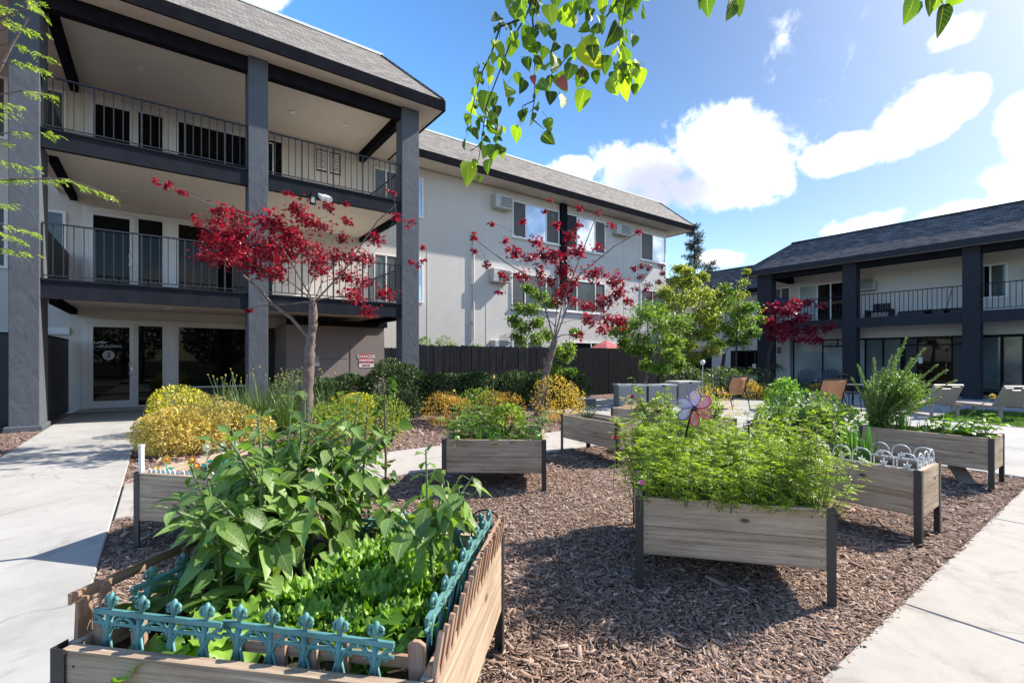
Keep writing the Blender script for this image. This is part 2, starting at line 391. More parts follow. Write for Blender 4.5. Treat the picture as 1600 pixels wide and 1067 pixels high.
M = {}
M['wall'] = stucco('pale_stucco', (.56, .53, .50), .07)
M['soffit'] = stucco('cream_soffit', (.62, .57, .50), .05)
M['column'] = stucco('blue_grey_trowelled_stucco', (.088, .098, .114), .2, True)
M['column_dark'] = stucco('navy_paint', (.028, .027, .033), .12)
M['beam'] = plain('charcoal_beam_paint', (.014, .014, .018), .9, .2, 3, .2, 30, 0, 0)
M['beam_blue'] = plain('slate_beam_paint', (.020, .022, .029), .85, .2, 3, .2, 30, 0, .05)
M['brown_panel'] = plain('taupe_panel_paint', (.235, .195, .19), .75, .06, 1.5, .1, 60)
M['shingle'] = shingle('grey_brown_shingles', [(.15, .136, .126), (.205, .188, .175), (.27, .25, .233)], (.10, .092, .086))
M['shingle_dark'] = shingle('charcoal_shingles', [(.055, .049, .050), (.10, .092, .095), (.168, .156, .157)], (.02, .02, .025))
M['white_trim'] = plain('white_trim', (.74, .73, .71), .5, .05, 4)
M['frame'] = plain('white_metal_frame', (.60, .60, .60), .4, .05, 4)
M['frame_black'] = plain('black_metal_frame', (.008, .008, .010), .6, .2, 4, 0, 60, 0, .1)
M['rail'] = plain('slate_rail_paint', (.034, .037, .046), .6, .15, 6, 0, 60, 0, .15)
M['rail_dark'] = plain('dark_rail_paint', (.016, .017, .022), .6, .15, 6, 0, 60, 0, .1)
M['glass'] = glass('dark_window_glass', (.004, .005, .006), 1.27)
M['glass_sky'] = glass('sky_reflecting_glass', (.55, .60, .66), 1.6); M['glass_sky'].node_tree.nodes['Principled BSDF'].inputs['Metallic'].default_value = .85
M['glass_screen'] = plain('insect_screen', (.06, .062, .068), .5, .1, 9)
M['glass_blind'] = glass('glass_over_pale_blind', (.30, .35, .35), 1.45, .05)
M['glass_teal'] = glass('glass_over_grey_blind', (.10, .12, .12), 1.45, .05)
M['metal'] = plain('brushed_steel', (.5, .5, .5), .35, .1, 8, 0, 60, 1.0)
M['dark_door'] = plain('near_black_panel', (.016, .016, .018), .55, .25, 2, .15, 25)
M['lamp'] = plain('lamp_glass', (.7, .66, .55), .3, .05)
M['conc'] = concrete('pale_concrete', (.35, .338, .32))
M['conc_warm'] = concrete('warm_concrete', (.37, .34, .31))
M['gap'] = plain('joint_dirt', (.16, .14, .12), .95, .3, 9)
M['fence'] = wood('weathered_black_fence', (.007, .008, .010), (.014, .015, .019), (.034, .035, .041), 'v', .8, .95, False)
M['fence_dark'] = wood('near_black_boards', (.005, .006, .008), (.008, .009, .012), (.012, .013, .016), 'v', .8, .95, False)  # one fence stretch gets a darker board colour than its neighbours
M['bed'] = wood('weathered_grey_boards', (.165, .112, .072), (.375, .285, .205), (.60, .50, .40), 'u', .8)
M['bed_brown'] = wood('weathered_brown_boards', (.10, .075, .06), (.19, .155, .135), (.30, .26, .23), 'u', .9)
M['picket'] = wood('reddish_picket_wood', (.15, .08, .05), (.30, .185, .125), (.44, .32, .24), 'v', 1.2)
M['picket_u'] = wood('reddish_rail_wood', (.15, .08, .05), (.30, .185, .125), (.44, .32, .24), 'u', 1.2)
M['post'] = plain('bronze_black_steel', (.030, .026, .026), .5, .2, 5, .1, 40)
M['teal'] = plain('aged_teal_paint', (.085, .225, .215), .5, .35, 9, .3, 45)
M['white_plastic'] = plain('white_plastic', (.62, .61, .59), .4, .08, 6)
M['soil'] = plain('dark_soil', (.05, .036, .028), .95, .5, 12, .9, 50, 0, .2, .03)
M['bark'] = plain('grey_brown_bark', (.16, .125, .11), .9, .35, 10, .8, 40, 0, .2, .012)
M['bark_dark'] = plain('dark_bark', (.05, .04, .035), .9, .3, 10, .6, 40, 0, .2, .01)
M['stem'] = plain('green_stem', (.10, .16, .05), .6, .25, 8)
M['stem_brown'] = plain('brown_stem', (.16, .11, .06), .7, .25, 8)
M['blackplastic'] = plain('black_plastic', (.02, .02, .022), .5, .2, 8)
M['lawn'] = plain('lawn_base', (.06, .11, .025), .9, .3, 6, .5, 90)
M['terracotta'] = plain('orange_mesh_sling', (.42, .19, .10), .75, .12, 12, .2, 200)
M['resin_taupe'] = plain('taupe_resin', (.31, .25, .235), .5, .06, 4)
M['resin_grey'] = plain('grey_resin', (.25, .25, .245), .55, .06, 4)
M['resin_lid'] = plain('pale_grey_resin', (.42, .42, .41), .5, .06, 4)
M['rattan'] = plain('dark_wicker', (.075, .075, .08), .7, .4, 60, .6, 90)
M['chair_blue'] = plain('slate_plastic', (.055, .065, .075), .5, .1, 6)
M['umbrella'] = plain('faded_red_canvas', (.42, .10, .11), .8, .1, 4)
M['sign_red'] = plain('sign_red', (.52, .03, .05), .4, .1, 9)
M['sign_white'] = plain('sign_white', (.72, .70, .69), .4, .06, 9)
M['sign_grey'] = plain('frosted_white', (.36, .36, .37), .5, .06, 9)
M['sign_pink'] = plain('faded_red', (.62, .26, .27), .5, .1, 9)
M['black_ink'] = plain('black_ink', (.02, .02, .022), .5, .1, 9)
def mulchmat(name, cols):
    m, t, p = newmat(name); setp(p, Roughness=.95); p.inputs['Specular IOR Level'].default_value = .15
    v = coords(t); vo = nd(t, 'ShaderNodeTexVoronoi', inp={'Scale': 34.0}); mp = coords(t, 'Object', (1, .4, 1), (0, 0, .7)); t.links.new(mp, vo.inputs['Vector'])
    n = noise(t, v, .9, 5); n2 = noise(t, v, 45, 4, .7)
    sep = nd(t, 'ShaderNodeSeparateColor'); t.links.new(vo.outputs['Color'], sep.inputs[0])
    f = mth(t, 'ADD', mth(t, 'ADD', mth(t, 'MULTIPLY', sep.outputs[0], .4), mth(t, 'MULTIPLY', n, .3)), mth(t, 'MULTIPLY', n2, .35))
    t.links.new(ramp(t, f, [(.25, cols[0]), (.5, cols[1]), (.8, cols[2])]), p.inputs['Base Color']); bump(t, p, mth(t, 'ADD', n2, vo.outputs['Distance']), .9, .03)
    return m
M['mulch'] = mulchmat('bark_mulch', [(.07, .044, .036), (.17, .115, .096), (.32, .24, .21)])
def chipmat():
    m, t, p = newmat('bark_chips'); setp(p, Roughness=.9); p.inputs['Specular IOR Level'].default_value = .2
    geo = nd(t, 'ShaderNodeNewGeometry'); v = coords(t); n = noise(t, v, .8, 4, .6)
    f = mth(t, 'ADD', mth(t, 'MULTIPLY', geo.outputs['Random Per Island'], .8), mth(t, 'MULTIPLY', mth(t, 'SUBTRACT', n, .4), .5))
    n2 = noise(t, v, 120, 3)
    t.links.new(mixc(t, n2, ramp(t, f, [(.08, (.092, .052, .038)), (.35, (.255, .165, .124)), (.65, (.46, .335, .268)), (.95, (.70, .59, .51))]), (.23, .155, .118)), p.inputs['Base Color'])
    return m
M['chip'] = chipmat()
M['maple'] = leafmat('crimson_leaves', [(.07, .008, .018), (.20, .011, .030), (.43, .020, .052), (.60, .055, .10)], .45, .4, (1.5, .55, .7))
M['maple_pink'] = leafmat('pink_crimson_leaves', [(.12, .008, .02), (.28, .016, .045), (.42, .04, .085), (.55, .12, .17)], .40, .4, (1.5, .55, .8))
M['hedge'] = leafmat('dark_glossy_leaves', [(.022, .04, .014), (.042, .075, .022), (.07, .115, .034), (.15, .19, .065)], .2, .5, None, .3)
M['gold'] = leafmat('golden_leaves', [(.30, .26, .045), (.66, .48, .06), (.80, .56, .07), (.82, .52, .09)], .45, .5, (1.2, 1.1, .6))
M['gold_orange'] = leafmat('orange_gold_leaves', [(.32, .27, .06), (.68, .44, .07), (.80, .49, .08), (.82, .60, .13)], .35, .5, (1.2, 1.0, .6))
M['gold_pale'] = leafmat('cream_gold_leaves', [(.34, .34, .08), (.66, .54, .15), (.85, .68, .24), (.90, .80, .40)], .45, .5, (1.2, 1.1, .7))
M['yellow'] = leafmat('lemon_leaves', [(.14, .21, .03), (.60, .56, .04), (.74, .66, .05), (.80, .74, .08)], .35, .5, (1.2, 1.2, .5))
M['lime'] = leafmat('lime_leaves', [(.09, .14, .02), (.20, .27, .04), (.32, .40, .065), (.46, .53, .11)], .38, .5)
M['green'] = leafmat('mid_green_leaves', [(.04, .08, .018), (.085, .155, .032), (.14, .235, .05), (.22, .33, .085)], .38, .45)
M['big'] = leafmat('broad_green_leaves', [(.09, .155, .038), (.16, .26, .066), (.23, .35, .10), (.33, .45, .15)], .36, .38, (1.5, 1.7, .5), .45, 1)
M['lettuce'] = leafmat('lettuce_leaves', [(.06, .14, .016), (.15, .29, .034), (.26, .43, .06), (.40, .56, .11)], .38, .42, (1.5, 1.6, .5), .4, 0)
M['cosmos'] = leafmat('feathery_leaves', [(.12, .19, .024), (.25, .35, .04), (.38, .49, .065), (.54, .62, .12)], .42, .5, (1.4, 1.5, .6))
M['tomato'] = leafmat('tomato_leaves', [(.06, .12, .024), (.13, .225, .05), (.21, .32, .085), (.32, .44, .14)], .36, .5)
M['blade'] = leafmat('strap_leaves', [(.04, .08, .02), (.08, .14, .035), (.14, .21, .06), (.24, .30, .12)], .32, .4)
M['onion'] = leafmat('onion_leaves', [(.04, .11, .02), (.07, .18, .03), (.11, .25, .04), (.17, .30, .09)], .35, .4)
M['treegreen'] = leafmat('fresh_tree_leaves', [(.055, .11, .018), (.13, .22, .035), (.22, .33, .055), (.35, .45, .10)], .40, .45)
M['treelime'] = leafmat('yellow_green_leaves', [(.09, .14, .02), (.20, .27, .04), (.35, .40, .07), (.48, .46, .10), (.36, .14, .06)], .40, .45)
M['treedark'] = leafmat('grey_green_leaves', [(.04, .065, .024), (.09, .135, .045), (.15, .205, .07), (.26, .31, .13)], .3, .45)
M['redtip'] = leafmat('red_brown_leaves', [(.06, .015, .015), (.16, .035, .03), (.28, .07, .05)], .35, .45, (1.4, .8, .6))
M['hang'] = leafmat('hanging_leaves', [(.025, .065, .012), (.055, .13, .018), (.13, .25, .028), (.32, .44, .045), (.56, .54, .06)], .52, .45, (1.5, 1.6, .4), .4, 1)
M['feather'] = leafmat('ferny_leaves', [(.12, .21, .024), (.25, .36, .045), (.40, .50, .07), (.55, .58, .12)], .45, .45)
M['spike'] = leafmat('pale_spike_leaves', [(.14, .21, .075), (.26, .35, .14), (.40, .48, .24)], .3, .6)
M['conifer'] = leafmat('blue_green_needles', [(.04, .06, .055), (.09, .125, .11), (.16, .20, .18)], .1, .6)
M['redleaf'] = plain('red_old_leaf', (.35, .05, .03), .5, .3, 20)
M['rose'] = plain('red_petals', (.36, .010, .02), .5, .35, 30)
M['pink'] = plain('pink_petals', (.72, .25, .52), .5, .15, 30)
M['petal_yellow'] = plain('yellow_petals', (.85, .47, .03), .5, .15, 30)
M['petal_cream'] = plain('cream_petals', (.82, .72, .38), .5, .1, 30)
M['petal_orange'] = plain('orange_petals', (.75, .22, .02), .5, .2, 30)
M['seed'] = plain('brown_seed_head', (.12, .06, .02), .8, .3, 40, .6, 90)
M['tomato_fruit'] = plain('green_tomato_skin', (.30, .42, .12), .3, .15, 9)
M['minty'] = plain('mint_green_paint', (.10, .50, .32), .5, .15, 9)
def filmat(name, c):
    m, t, p = newmat(name); setp(p, Roughness=.25)
    v = coords(t); t.links.new(ramp(t, noise(t, v, 14, 3), [(.35, tuple(x * .8 for x in c)), (.65, c)]), p.inputs['Base Color'])
    tr = nd(t, 'ShaderNodeBsdfTransparent'); mx = nd(t, 'ShaderNodeMixShader')
    t.links.new(ramp(t, noise(t, v, 9, 2), [(.36, .25), (.52, .92)]), mx.inputs[0]); t.links.new(tr.outputs[0], mx.inputs[1]); t.links.new(p.outputs[0], mx.inputs[2])
    t.links.new(mx.outputs[0], t.nodes['Material Output'].inputs[0]); return m
M['film_pink'] = filmat('pink_film', (.85, .22, .33)); M['film_red'] = filmat('red_film', (.75, .10, .16))
M['film_lilac'] = filmat('lilac_film', (.62, .60, .85)); M['film_mauve'] = filmat('mauve_film', (.70, .50, .72))
M['wire_red'] = plain('red_wire', (.45, .03, .07), .4, .1); M['wire_violet'] = plain('violet_wire', (.22, .16, .34), .4, .1)
# ================================================================ ground
def sheet(name, rects, m, z, kind='structure', label=None, cat=None):
    b = MB()
    for x0, x1, y0, y1 in rects: b.raw([(x0, y0, z), (x1, y0, z), (x1, y1, z), (x0, y1, z)], [(0, 1, 2, 3)])
    o = b.build(name, m); o['kind'] = kind
    if label: o['label'] = label
    return o
sheet('ground', [(-300, 300, -300, 300)], M['soil'], -.07)
UL, VR, V1, V2 = -.35, .92, 5.65, 7.14
# gently uneven mulch sheets
def mulch_sheet(x0, x1, y0, y1, step):
    nx = int((x1 - x0) / step); ny = int((y1 - y0) / step)
    xs = np.linspace(x0, x1, nx + 1); ys = np.linspace(y0, y1, ny + 1)
    vs = []; fs = []
    for j, y in enumerate(ys):
        for i, x in enumerate(xs):
            e = min(x - x0, x1 - x, y - y0, y1 - y)
            z = -.03 + min(1, e / .4) * (.022 * math.sin(x * 1.7 + 1.3 * math.sin(y)) * math.sin(y * 1.3) + .006 * math.sin(x * 9.1 + y * 4) * math.sin(y * 7.3 - x * 3))
            vs.append((x, y, z))
    w = nx + 1
    for j in range(ny):
        for i in range(nx): fs.append((j * w + i, j * w + i + 1, (j + 1) * w + i + 1, (j + 1) * w + i))
    return vs, fs
mb = MB()
mb.raw(*mulch_sheet(UL, 8.5, VR, V1, .12)); mb.raw(*mulch_sheet(UL, 8.8, V2, 17.0, .3)); mb.raw(*mulch_sheet(8.8, 24, 11.9, 13.6, .3)); mb.raw(*mulch_sheet(-14, -1.90, -2, 17.5, .3))
o = mb.build('mulch_bed', M['mulch'], smooth=True); o['kind'] = 'structure'
sheet('paving_base', [(-1.90, UL, -6, 17.6), (-40, 60, -8, VR), (UL, 8.5, V1, V2), (8.5, 60, VR, 11.9), (8.8, 23, 11.0, 11.9), (24, 60, 0, 16)], M['gap'], -.035)
def slabs(name, xs, ys, m, g=.006, z=0.0, zr=0):
    b = MB()
    for i in range(len(xs) - 1):
        for j in range(len(ys) - 1):
            x0, x1, y0, y1 = xs[i] + g, xs[i + 1] - g, ys[j] + g, ys[j + 1] - g; dz = random.uniform(-zr, zr); c = .008
            b.raw([(x0, y0, z - .03), (x1, y0, z - .03), (x1, y1, z - .03), (x0, y1, z - .03), (x0, y0, z - c + dz), (x1, y0, z - c + dz), (x1, y1, z - c + dz), (x0, y1, z - c + dz),
                   (x0 + c, y0 + c, z + dz), (x1 - c, y0 + c, z + dz), (x1 - c, y1 - c, z + dz), (x0 + c, y1 - c, z + dz)],
                  [(0, 1, 5, 4), (1, 2, 6, 5), (2, 3, 7, 6), (3, 0, 4, 7), (4, 5, 9, 8), (5, 6, 10, 9), (6, 7, 11, 10), (7, 4, 8, 11), (8, 9, 10, 11)])
    o = b.build(name, m); o['kind'] = 'structure'; return o
slabs('entrance_walkway', [-1.90, UL], [-6, -3, -.6, 1.8, 4.3, 6.5, 8.9, 11.2, 13.6, 17.58], M['conc'], .004)
slabs('garden_path', [UL + .01, 2.2, 4.6, 7.0, 8.5], [V1, V2], M['conc_warm'], .004)
slabs('side_path', [-12, -4, -1.5, 1.0, 3.55, 6.1, 8.5], [-2.9, -.9, VR], M['conc_warm'], .004)
slabs('patio', [8.52, 11.2, 14.5, 19.6, 23, 25.2], [VR + .01, 3.6, 6.4, 9.2, 11.9], M['conc'], .004)
slabs('patio', [8.52, 11.2, 14.5], [-2.9, VR], M['conc'], .004)
slabs('patio', [19.6, 23, 25.2], [-6, -2.9, VR], M['conc'], .004)
sheet('lawn_base', [(14.5, 19.6, -6, VR)], M['lawn'], -.012)
sheet('lawn_base', [(14.6, 18.4, VR, 3.3)], M['lawn'], .006)

# ================================================================ building pieces
def seg(b, x0, x1, y0, y1, z0, z1): b.box(x0, x1, y0, y1, z0, z1); return b
def part(name, m, parent, boxes, world=True, bevel=0, smooth=False):
    b = MB()
    for q in boxes: b.box(*q)
    return b.build(name, m, parent, world, smooth, bevel)
def window(parent, x0, x1, z0, z1, y, splits, mats, fm, fw=.055, world=True, name='window', sill=False, pr=.05, hor=None):
    """splits: fractions of inner mullions; mats: one glass material per pane"""
    b = MB()
    b.box(x0, x1, y - pr, y + .02, z1 - fw, z1); b.box(x0, x1, y - pr, y + .02, z0, z0 + fw)
    b.box(x0, x0 + fw, y - pr, y + .02, z0 + fw, z1 - fw); b.box(x1 - fw, x1, y - pr, y + .02, z0 + fw, z1 - fw)
    xs = [x0 + fw] + [x0 + fw + (x1 - x0 - 2 * fw) * s for s in splits] + [x1 - fw]
    mw = fw * .45
    for x in xs[1:-1]: b.box(x - mw, x + mw, y - pr + .006, y + .02, z0 + fw, z1 - fw)
    if hor: b.box(x0 + fw, x1 - fw, y - pr + .008, y + .02, hor - .025, hor + .025)
    f = b.build(name, fm, parent, world)
    for i, m in enumerate(mats):
        a0, a1 = xs[i] + (mw if i else 0), xs[i + 1] - (mw if i < len(mats) - 1 else 0)
        p = MB(); p.box(a0, a1, y - .018 - .004 * (i % 2), y + .01, z0 + fw, z1 - fw); p.build('pane', m, f, world)
    if sill:
        s_ = MB(); s_.box(x0 - .05, x1 + .05, y - .09, y + .02, z0 - .06, z0 - .003); s_.build('sill', fm, f, world)
    return f
def railing(b, p0, p1, z0, z1, step=.165, post=5):
    p0, p1 = Vector((*p0, 0)), Vector((*p1, 0)); L = (p1 - p0).length; n = max(2, round(L / step)); up = Vector((0, 0, 1))
    b.bar(p0 + up * z1, p1 + up * z1, .045, .03); b.bar(p0 + up * (z0 + .07), p1 + up * (z0 + .07), .035, .02)
    for i in range(n + 1):
        q = p0.lerp(p1, i / n); w = .036 if i % post == 0 else .018
        b.bar(q + up * (z0 + (.0 if i % post == 0 else .08)), q + up * (z1 - .015), w, w, (1, 0, 0))
def frustum_roof(x0, x1, y0, y1, zf, ze, zt, ins, mroof, mfas, msof, mcap, parent, world=True, ridge_cap=True):
    r = MB(); i = ins
    e = [(x0, y0, ze), (x1, y0, ze), (x1, y1, ze), (x0, y1, ze)]; t = [(x0 + i, y0 + i, zt), (x1 - i, y0 + i, zt), (x1 - i, y1 - i, zt), (x0 + i, y1 - i, zt)]
    r.raw(e + t, [(0, 1, 5, 4), (1, 2, 6, 5), (2, 3, 7, 6), (3, 0, 4, 7), (4, 5, 6, 7)])
    ro = r.build('roof', mroof, parent, world)
    c = MB(); w = .05
    for (ax, ay), (bx, by) in (((0, 0), (1, 0)), ((1, 0), (1, 1)), ((1, 1), (0, 1)), ((0, 1), (0, 0))):
        X = (x0 + i, x1 - i); Y = (y0 + i, y1 - i)
        c.bar((X[ax], Y[ay], zt + .025), (X[bx], Y[by], zt + .025), .09, .07)
    c.build('roof_edging', mcap, ro, world)
    # hip shingle lines
    h = MB(); h.bar((x1 - .02, y0 + .02, ze + .02), (x1 - i, y0 + i, zt), .16, .03); h.bar((x0 + .02, y0 + .02, ze + .02), (x0 + i, y0 + i, zt), .16, .03)
    h.build('hip_cap', mroof, ro, world)
    f = MB(); w = .06
    f.box(x0, x1, y0, y0 + w, zf, ze - .002); f.box(x0, x1, y1 - w, y1, zf, ze - .002); f.box(x0, x0 + w, y0 + w, y1 - w, zf, ze - .002); f.box(x1 - w, x1, y0 + w, y1 - w, zf, ze - .002)
    f.build('fascia', mfas, parent, world)
    s_ = MB(); s_.box(x0 + w, x1 - w, y0 + w, y1 - w, zf + .02, zf + .10); s_.build('soffit', msof, parent, world)

# ================================================================ three storey building on the left
A = thing('apartment_building', 'three storey pale stucco apartment building with balconies on tall blue grey columns', 'building', (2, 15, 0))
WV, CV = 17.6, 13.57
part('wall', M['wall'], A, [(-12, 24.4, WV, 24, -.05, 9.06)])
cols = [(-2.43, -1.98, .9), (1.78, 2.23, .55), (5.87, 6.43, .45)]
for x0, x1, d in cols:
    part('column', M['column'], A, [(x0, x1, CV, CV + d, -.05, 9.06)], bevel=.012)
part('column_base', M['column'], A, [(-2.50, -1.93, CV - .06, CV + .95, -.05, .09)], bevel=.02)
XB0, XB1 = -2.2, 6.15
for zb in (2.69, 5.79):
    part('balcony_floor', M['soffit'], A, [(XB0, XB1 - .02, CV + .14, WV, zb + .12, zb + .36)])
    b = MB()
    for x0, x1 in ((-1.98, 1.78), (2.23, 5.87)): b.box(x0, x1, CV + .05, CV + .17, zb, zb + .37); b.box(x0, x1, CV + .02, CV + .20, zb + .371, zb + .41)
    b.build('balcony_beam', M['beam_blue'], A, True)
    part('cross_beam', M['beam'], A, [(-1.97, -1.82, CV + .9, WV - .01, zb - .04, zb + .117)]); part('cross_beam', M['beam'], A, [(5.92, 6.10, CV + .46, WV - .01, zb - .04, zb + .117)])
b = MB()
for x0, x1 in ((-12, -2.43), (-1.98, 1.78), (2.23, 5.87)): b.box(x0, x1, CV + .08, CV + .30, 8.70, 9.065)
b.box(-1.97, -1.80, CV + .9, WV - .01, 8.72, 9.065); b.box(5.92, 6.10, CV + .46, WV - .01, 8.72, 9.065)
b.build('roof_beam', M['beam'], A, True)
for zb, zt in ((3.10, 4.25), (6.20, 7.29)):
    b = MB()
    railing(b, (-1.96, CV + .1), (1.77, CV + .1), zb, zt); railing(b, (2.24, CV + .1), (5.86, CV + .1), zb, zt)
    railing(b, (6.05, CV + .5), (6.05, WV - .03), zb, zt, .14)
    b.build('railing', M['rail'], A, True)
    part('privacy_panel', M['dark_door'], A, [(-2.06, -2.0, CV + .93, WV - .01, zb, zt + .05)])
frustum_roof(-12, 7.07, 13.05, 24.6, 9.04, 9.36, 10.93, 1.45, M['shingle'], M['beam'], M['soffit'], M['white_trim'], A)
frustum_roof(5.2, 25.85, 16.6, 24.7, 9.075, 9.375, 10.87, 1.45, M['shingle'], M['beam'], M['soffit'], M['white_trim'], A)
# recessed lights
for u, v, z in ((-.41, 15.86, 9.057), (3.3, 15.9, 9.057), (4.86, 15.74, 9.057), (-.78, 16.3, 5.908), (4.2, 15.8, 5.908), (.2, 15.9, 2.808)):
    l = MB(); l.tube([(u, v, z), (u, v, z - .022)], .085, 16); l.build('recessed_light', M['white_trim'], A, True)
# glazing behind the balconies
def glazed_door(u0, u1, z0, z1, y, parent, fm, w=.10, bot=.2):
    b = MB(); b.box(u0, u0 + w, y - .07, y + .01, z0, z1); b.box(u1 - w, u1, y - .07, y + .01, z0, z1)
    b.box(u0 + w, u1 - w, y - .07, y + .01, z1 - w, z1); b.box(u0 + w, u1 - w, y - .07, y + .01, z0, z0 + bot)
    d = b.build('door', fm, parent, True, bevel=.004)
    p = MB(); p.box(u0 + w, u1 - w, y - .03, y + .005, z0 + bot, z1 - w); p.build('pane', M['glass'], d, True)
    h = MB(); hx = u1 - w * .55; hz = z0 + (z1 - z0) * .46
    h.tube([(hx, y - .07, hz + .17), (hx, y - .15, hz + .17), (hx - .05, y - .16, hz + .17), (hx - .05, y - .16, hz - .17), (hx, y - .15, hz - .17), (hx, y - .07, hz - .17)], .014, 8)
    h.box(hx - .02, hx + .03, y - .085, y - .07, hz - .05, hz + .05)
    h.build('handle', M['metal'], d, True); return d
for z0, z1 in ((.06, 2.43), (3.14, 5.53), (6.24, 8.62)):
    b = MB()                                           # surround of the door set
    for x0, x1 in ((-1.72, -1.60), (-.60, -.555), (.10, .40)): b.box(x0, x1, WV - .06, WV + .01, z0 - .05, z1 + .12)
    for x0, x1 in ((-1.60, -.60), (-.555, .10), (.40, 2.30)): b.box(x0, x1, WV - .06, WV + .01, z1 + .005, z1 + .12)
    b.build('door_frame', M['frame'], A, True)
    glazed_door(-1.595, -.605, z0, z1, WV, A, M['frame'])
    window(A, -.55, .095, z0, z1, WV, [], [M['glass']], M['frame'], .04, name='sidelight')
    window(A, .405, 3.05, z0 + (.5 if z0 < 1 else .35), z1, WV, [.70], [M['glass'], M['glass']], M['frame'], .04)
window(A, 2.6, 3.35, 6.3, 8.75, WV - .001, [], [M['glass']], M['frame'], .05, name='balcony_door')
part('step', M['conc'], A, [(-1.8, 3.1, WV - .35, WV, -.04, .055)])
part('base_board', M['dark_door'], A, [(.4, 3.1, WV - .05, WV + .01, .06, .54)])
for z0, z1 in ((7.05, 8.66), (3.75, 5.42)):
    window(A, -4.6, -3.15, z0, z1, WV, [.5], [M['glass_sky'], M['glass_screen']], M['white_trim'], .07)
    window(A, -2.75, -2.05, z0 - .2, z1, WV, [], [M['glass_teal']], M['white_trim'], .07)
part('window_head', M['white_trim'], A, [(-5.0, -3.05, WV - .06, WV + .01, 2.0, 2.12), (-2.8, -1.98, WV - .06, WV + .01, 2.1, 2.28)])
# louvred vents and small windows on the balcony wall
for x0 in (4.39, 4.85):
    b = MB(); b.box(x0, x0 + .40, WV - .03, WV + .01, 8.05, 8.80); b.cur = 1; b.box(x0 - .03, x0, WV - .07, WV, 8.02, 8.83); b.box(x0 + .40, x0 + .43, WV - .07, WV, 8.02, 8.83)
    for k in range(8): b.raw([(x0 + .03, WV - .035, 8.10 + k * .085), (x0 + .37, WV - .035, 8.10 + k * .085), (x0 + .37, WV - .075, 8.145 + k * .085), (x0 + .03, WV - .075, 8.145 + k * .085)], [(0, 1, 2, 3)])
    b.build('louvre_vent', [M['blackplastic'], M['frame']], A, True)
for z0, z1 in ((7.0, 8.66), (3.62, 5.43)):
    window(A, 6.46, 7.45, z0, z1, WV, [.5], [M['glass_teal'], M['glass_screen']], M['white_trim'], .06)
    window(A, 8.0, 8.52, z0 + .05, z1, WV, [], [M['glass_sky']], M['white_trim'], .08)
window(A, 12.95, 15.81, 7.02, 8.68, WV, [.26, .72], [M['glass_screen'], M['glass_sky'], M['glass_screen']], M['white_trim'], .06, sill=True)
window(A, 16.28, 19.10, 6.96, 8.68, WV, [.25, .74], [M['glass'], M['glass_sky'], M['glass_screen']], M['white_trim'], .06, sill=True)
window(A, 22.02, 24.30, 7.08, 8.67, WV, [.47], [M['glass_screen'], M['glass_sky']], M['white_trim'], .06, sill=True)
window(A, 12.90, 15.81, 3.78, 5.40, WV, [.26, .72], [M['glass_screen'], M['glass_teal'], M['glass_teal']], M['white_trim'], .06, sill=True)
window(A, 16.28, 19.10, 3.80, 5.42, WV, [.25, .74], [M['glass_teal'], M['glass_teal'], M['glass_screen']], M['white_trim'], .06, sill=True)
window(A, 22.02, 24.30, 3.80, 5.40, WV, [.47], [M['glass_screen'], M['glass_teal']], M['white_trim'], .06)
window(A, 12.95, 14.70, .7, 2.27, WV, [.5], [M['glass_teal'], M['glass_teal']], M['white_trim'], .06)
window(A, 16.3, 20.6, .2, 2.3, WV, [.4, .7], [M['glass'], M['glass'], M['glass']], M['white_trim'], .07)
part('post_panel', M['beam'], A, [(15.86, 16.24, WV - .16, WV, 4.5, 9.05)])
b = MB()
for u in (8.71, 11.55, 20.63, 22.0): b.box(u - .02, u + .02, WV - .012, WV + .01, .0, 9.03)
b.build('wall_seam', M['soffit'], A, True)
b = MB(); b.tube([(10.85, WV - .06, 2.2), (10.85, WV - .06, 6.82)], .045, 10)
for z in (3, 4.6, 6.2): b.box(10.76, 10.94, WV - .075, WV, z, z + .05)
b.build('vent_pipe', M['wall'], A, True)
def ac_unit(parent, x, z, y, w=.95, h=.60, d=.38, world=True):
    b = MB(); b.box(x, x + w, y - d, y, z, z + h); a = b.build('air_conditioner', M['resin_lid'], parent, world, bevel=.02)
    g = MB()
    for k in range(6): g.box(x + w * .30, x + w - .06, y - d - .012, y - d + .01, z + .09 + k * .075, z + .115 + k * .075)
    g.build('grille', M['rail'], a, world)
ac_unit(A, 11.79, 8.08, WV); ac_unit(A, 19.65, 8.12, WV, 1.15, .55); ac_unit(A, 11.68, 4.81, WV)
ac_unit(A, 11.75, 1.95, WV, .8, .3)
# utility closet under the balcony
CX0, CX1, CY = 3.12, 6.24, 15.95
C_ = part('utility_closet', M['brown_panel'], A, [(CX0, CX1, CY, WV - .005, -.04, 2.52)])
b = MB()
b.box(CX0, 4.99, CY - .025, CY, .02, 1.42); b.box(CX0, 4.99, CY - .025, CY, 1.44, 2.24); b.box(5.07, CX1, CY - .025, CY, .02, 2.22)
b.box(4.99, 5.07, CY - .012, CY, .02, 2.5); b.build('panel', M['brown_panel'], C_, True, bevel=.004)
part('eave_trim', M['beam'], C_, [(CX0, CX1 + .08, CY - .10, CY - .001, 2.50, 2.68)])
part('dark_recess_door', M['dark_door'], A, [(2.42, 3.08, WV - .055, WV + .008, .0, 2.45)])
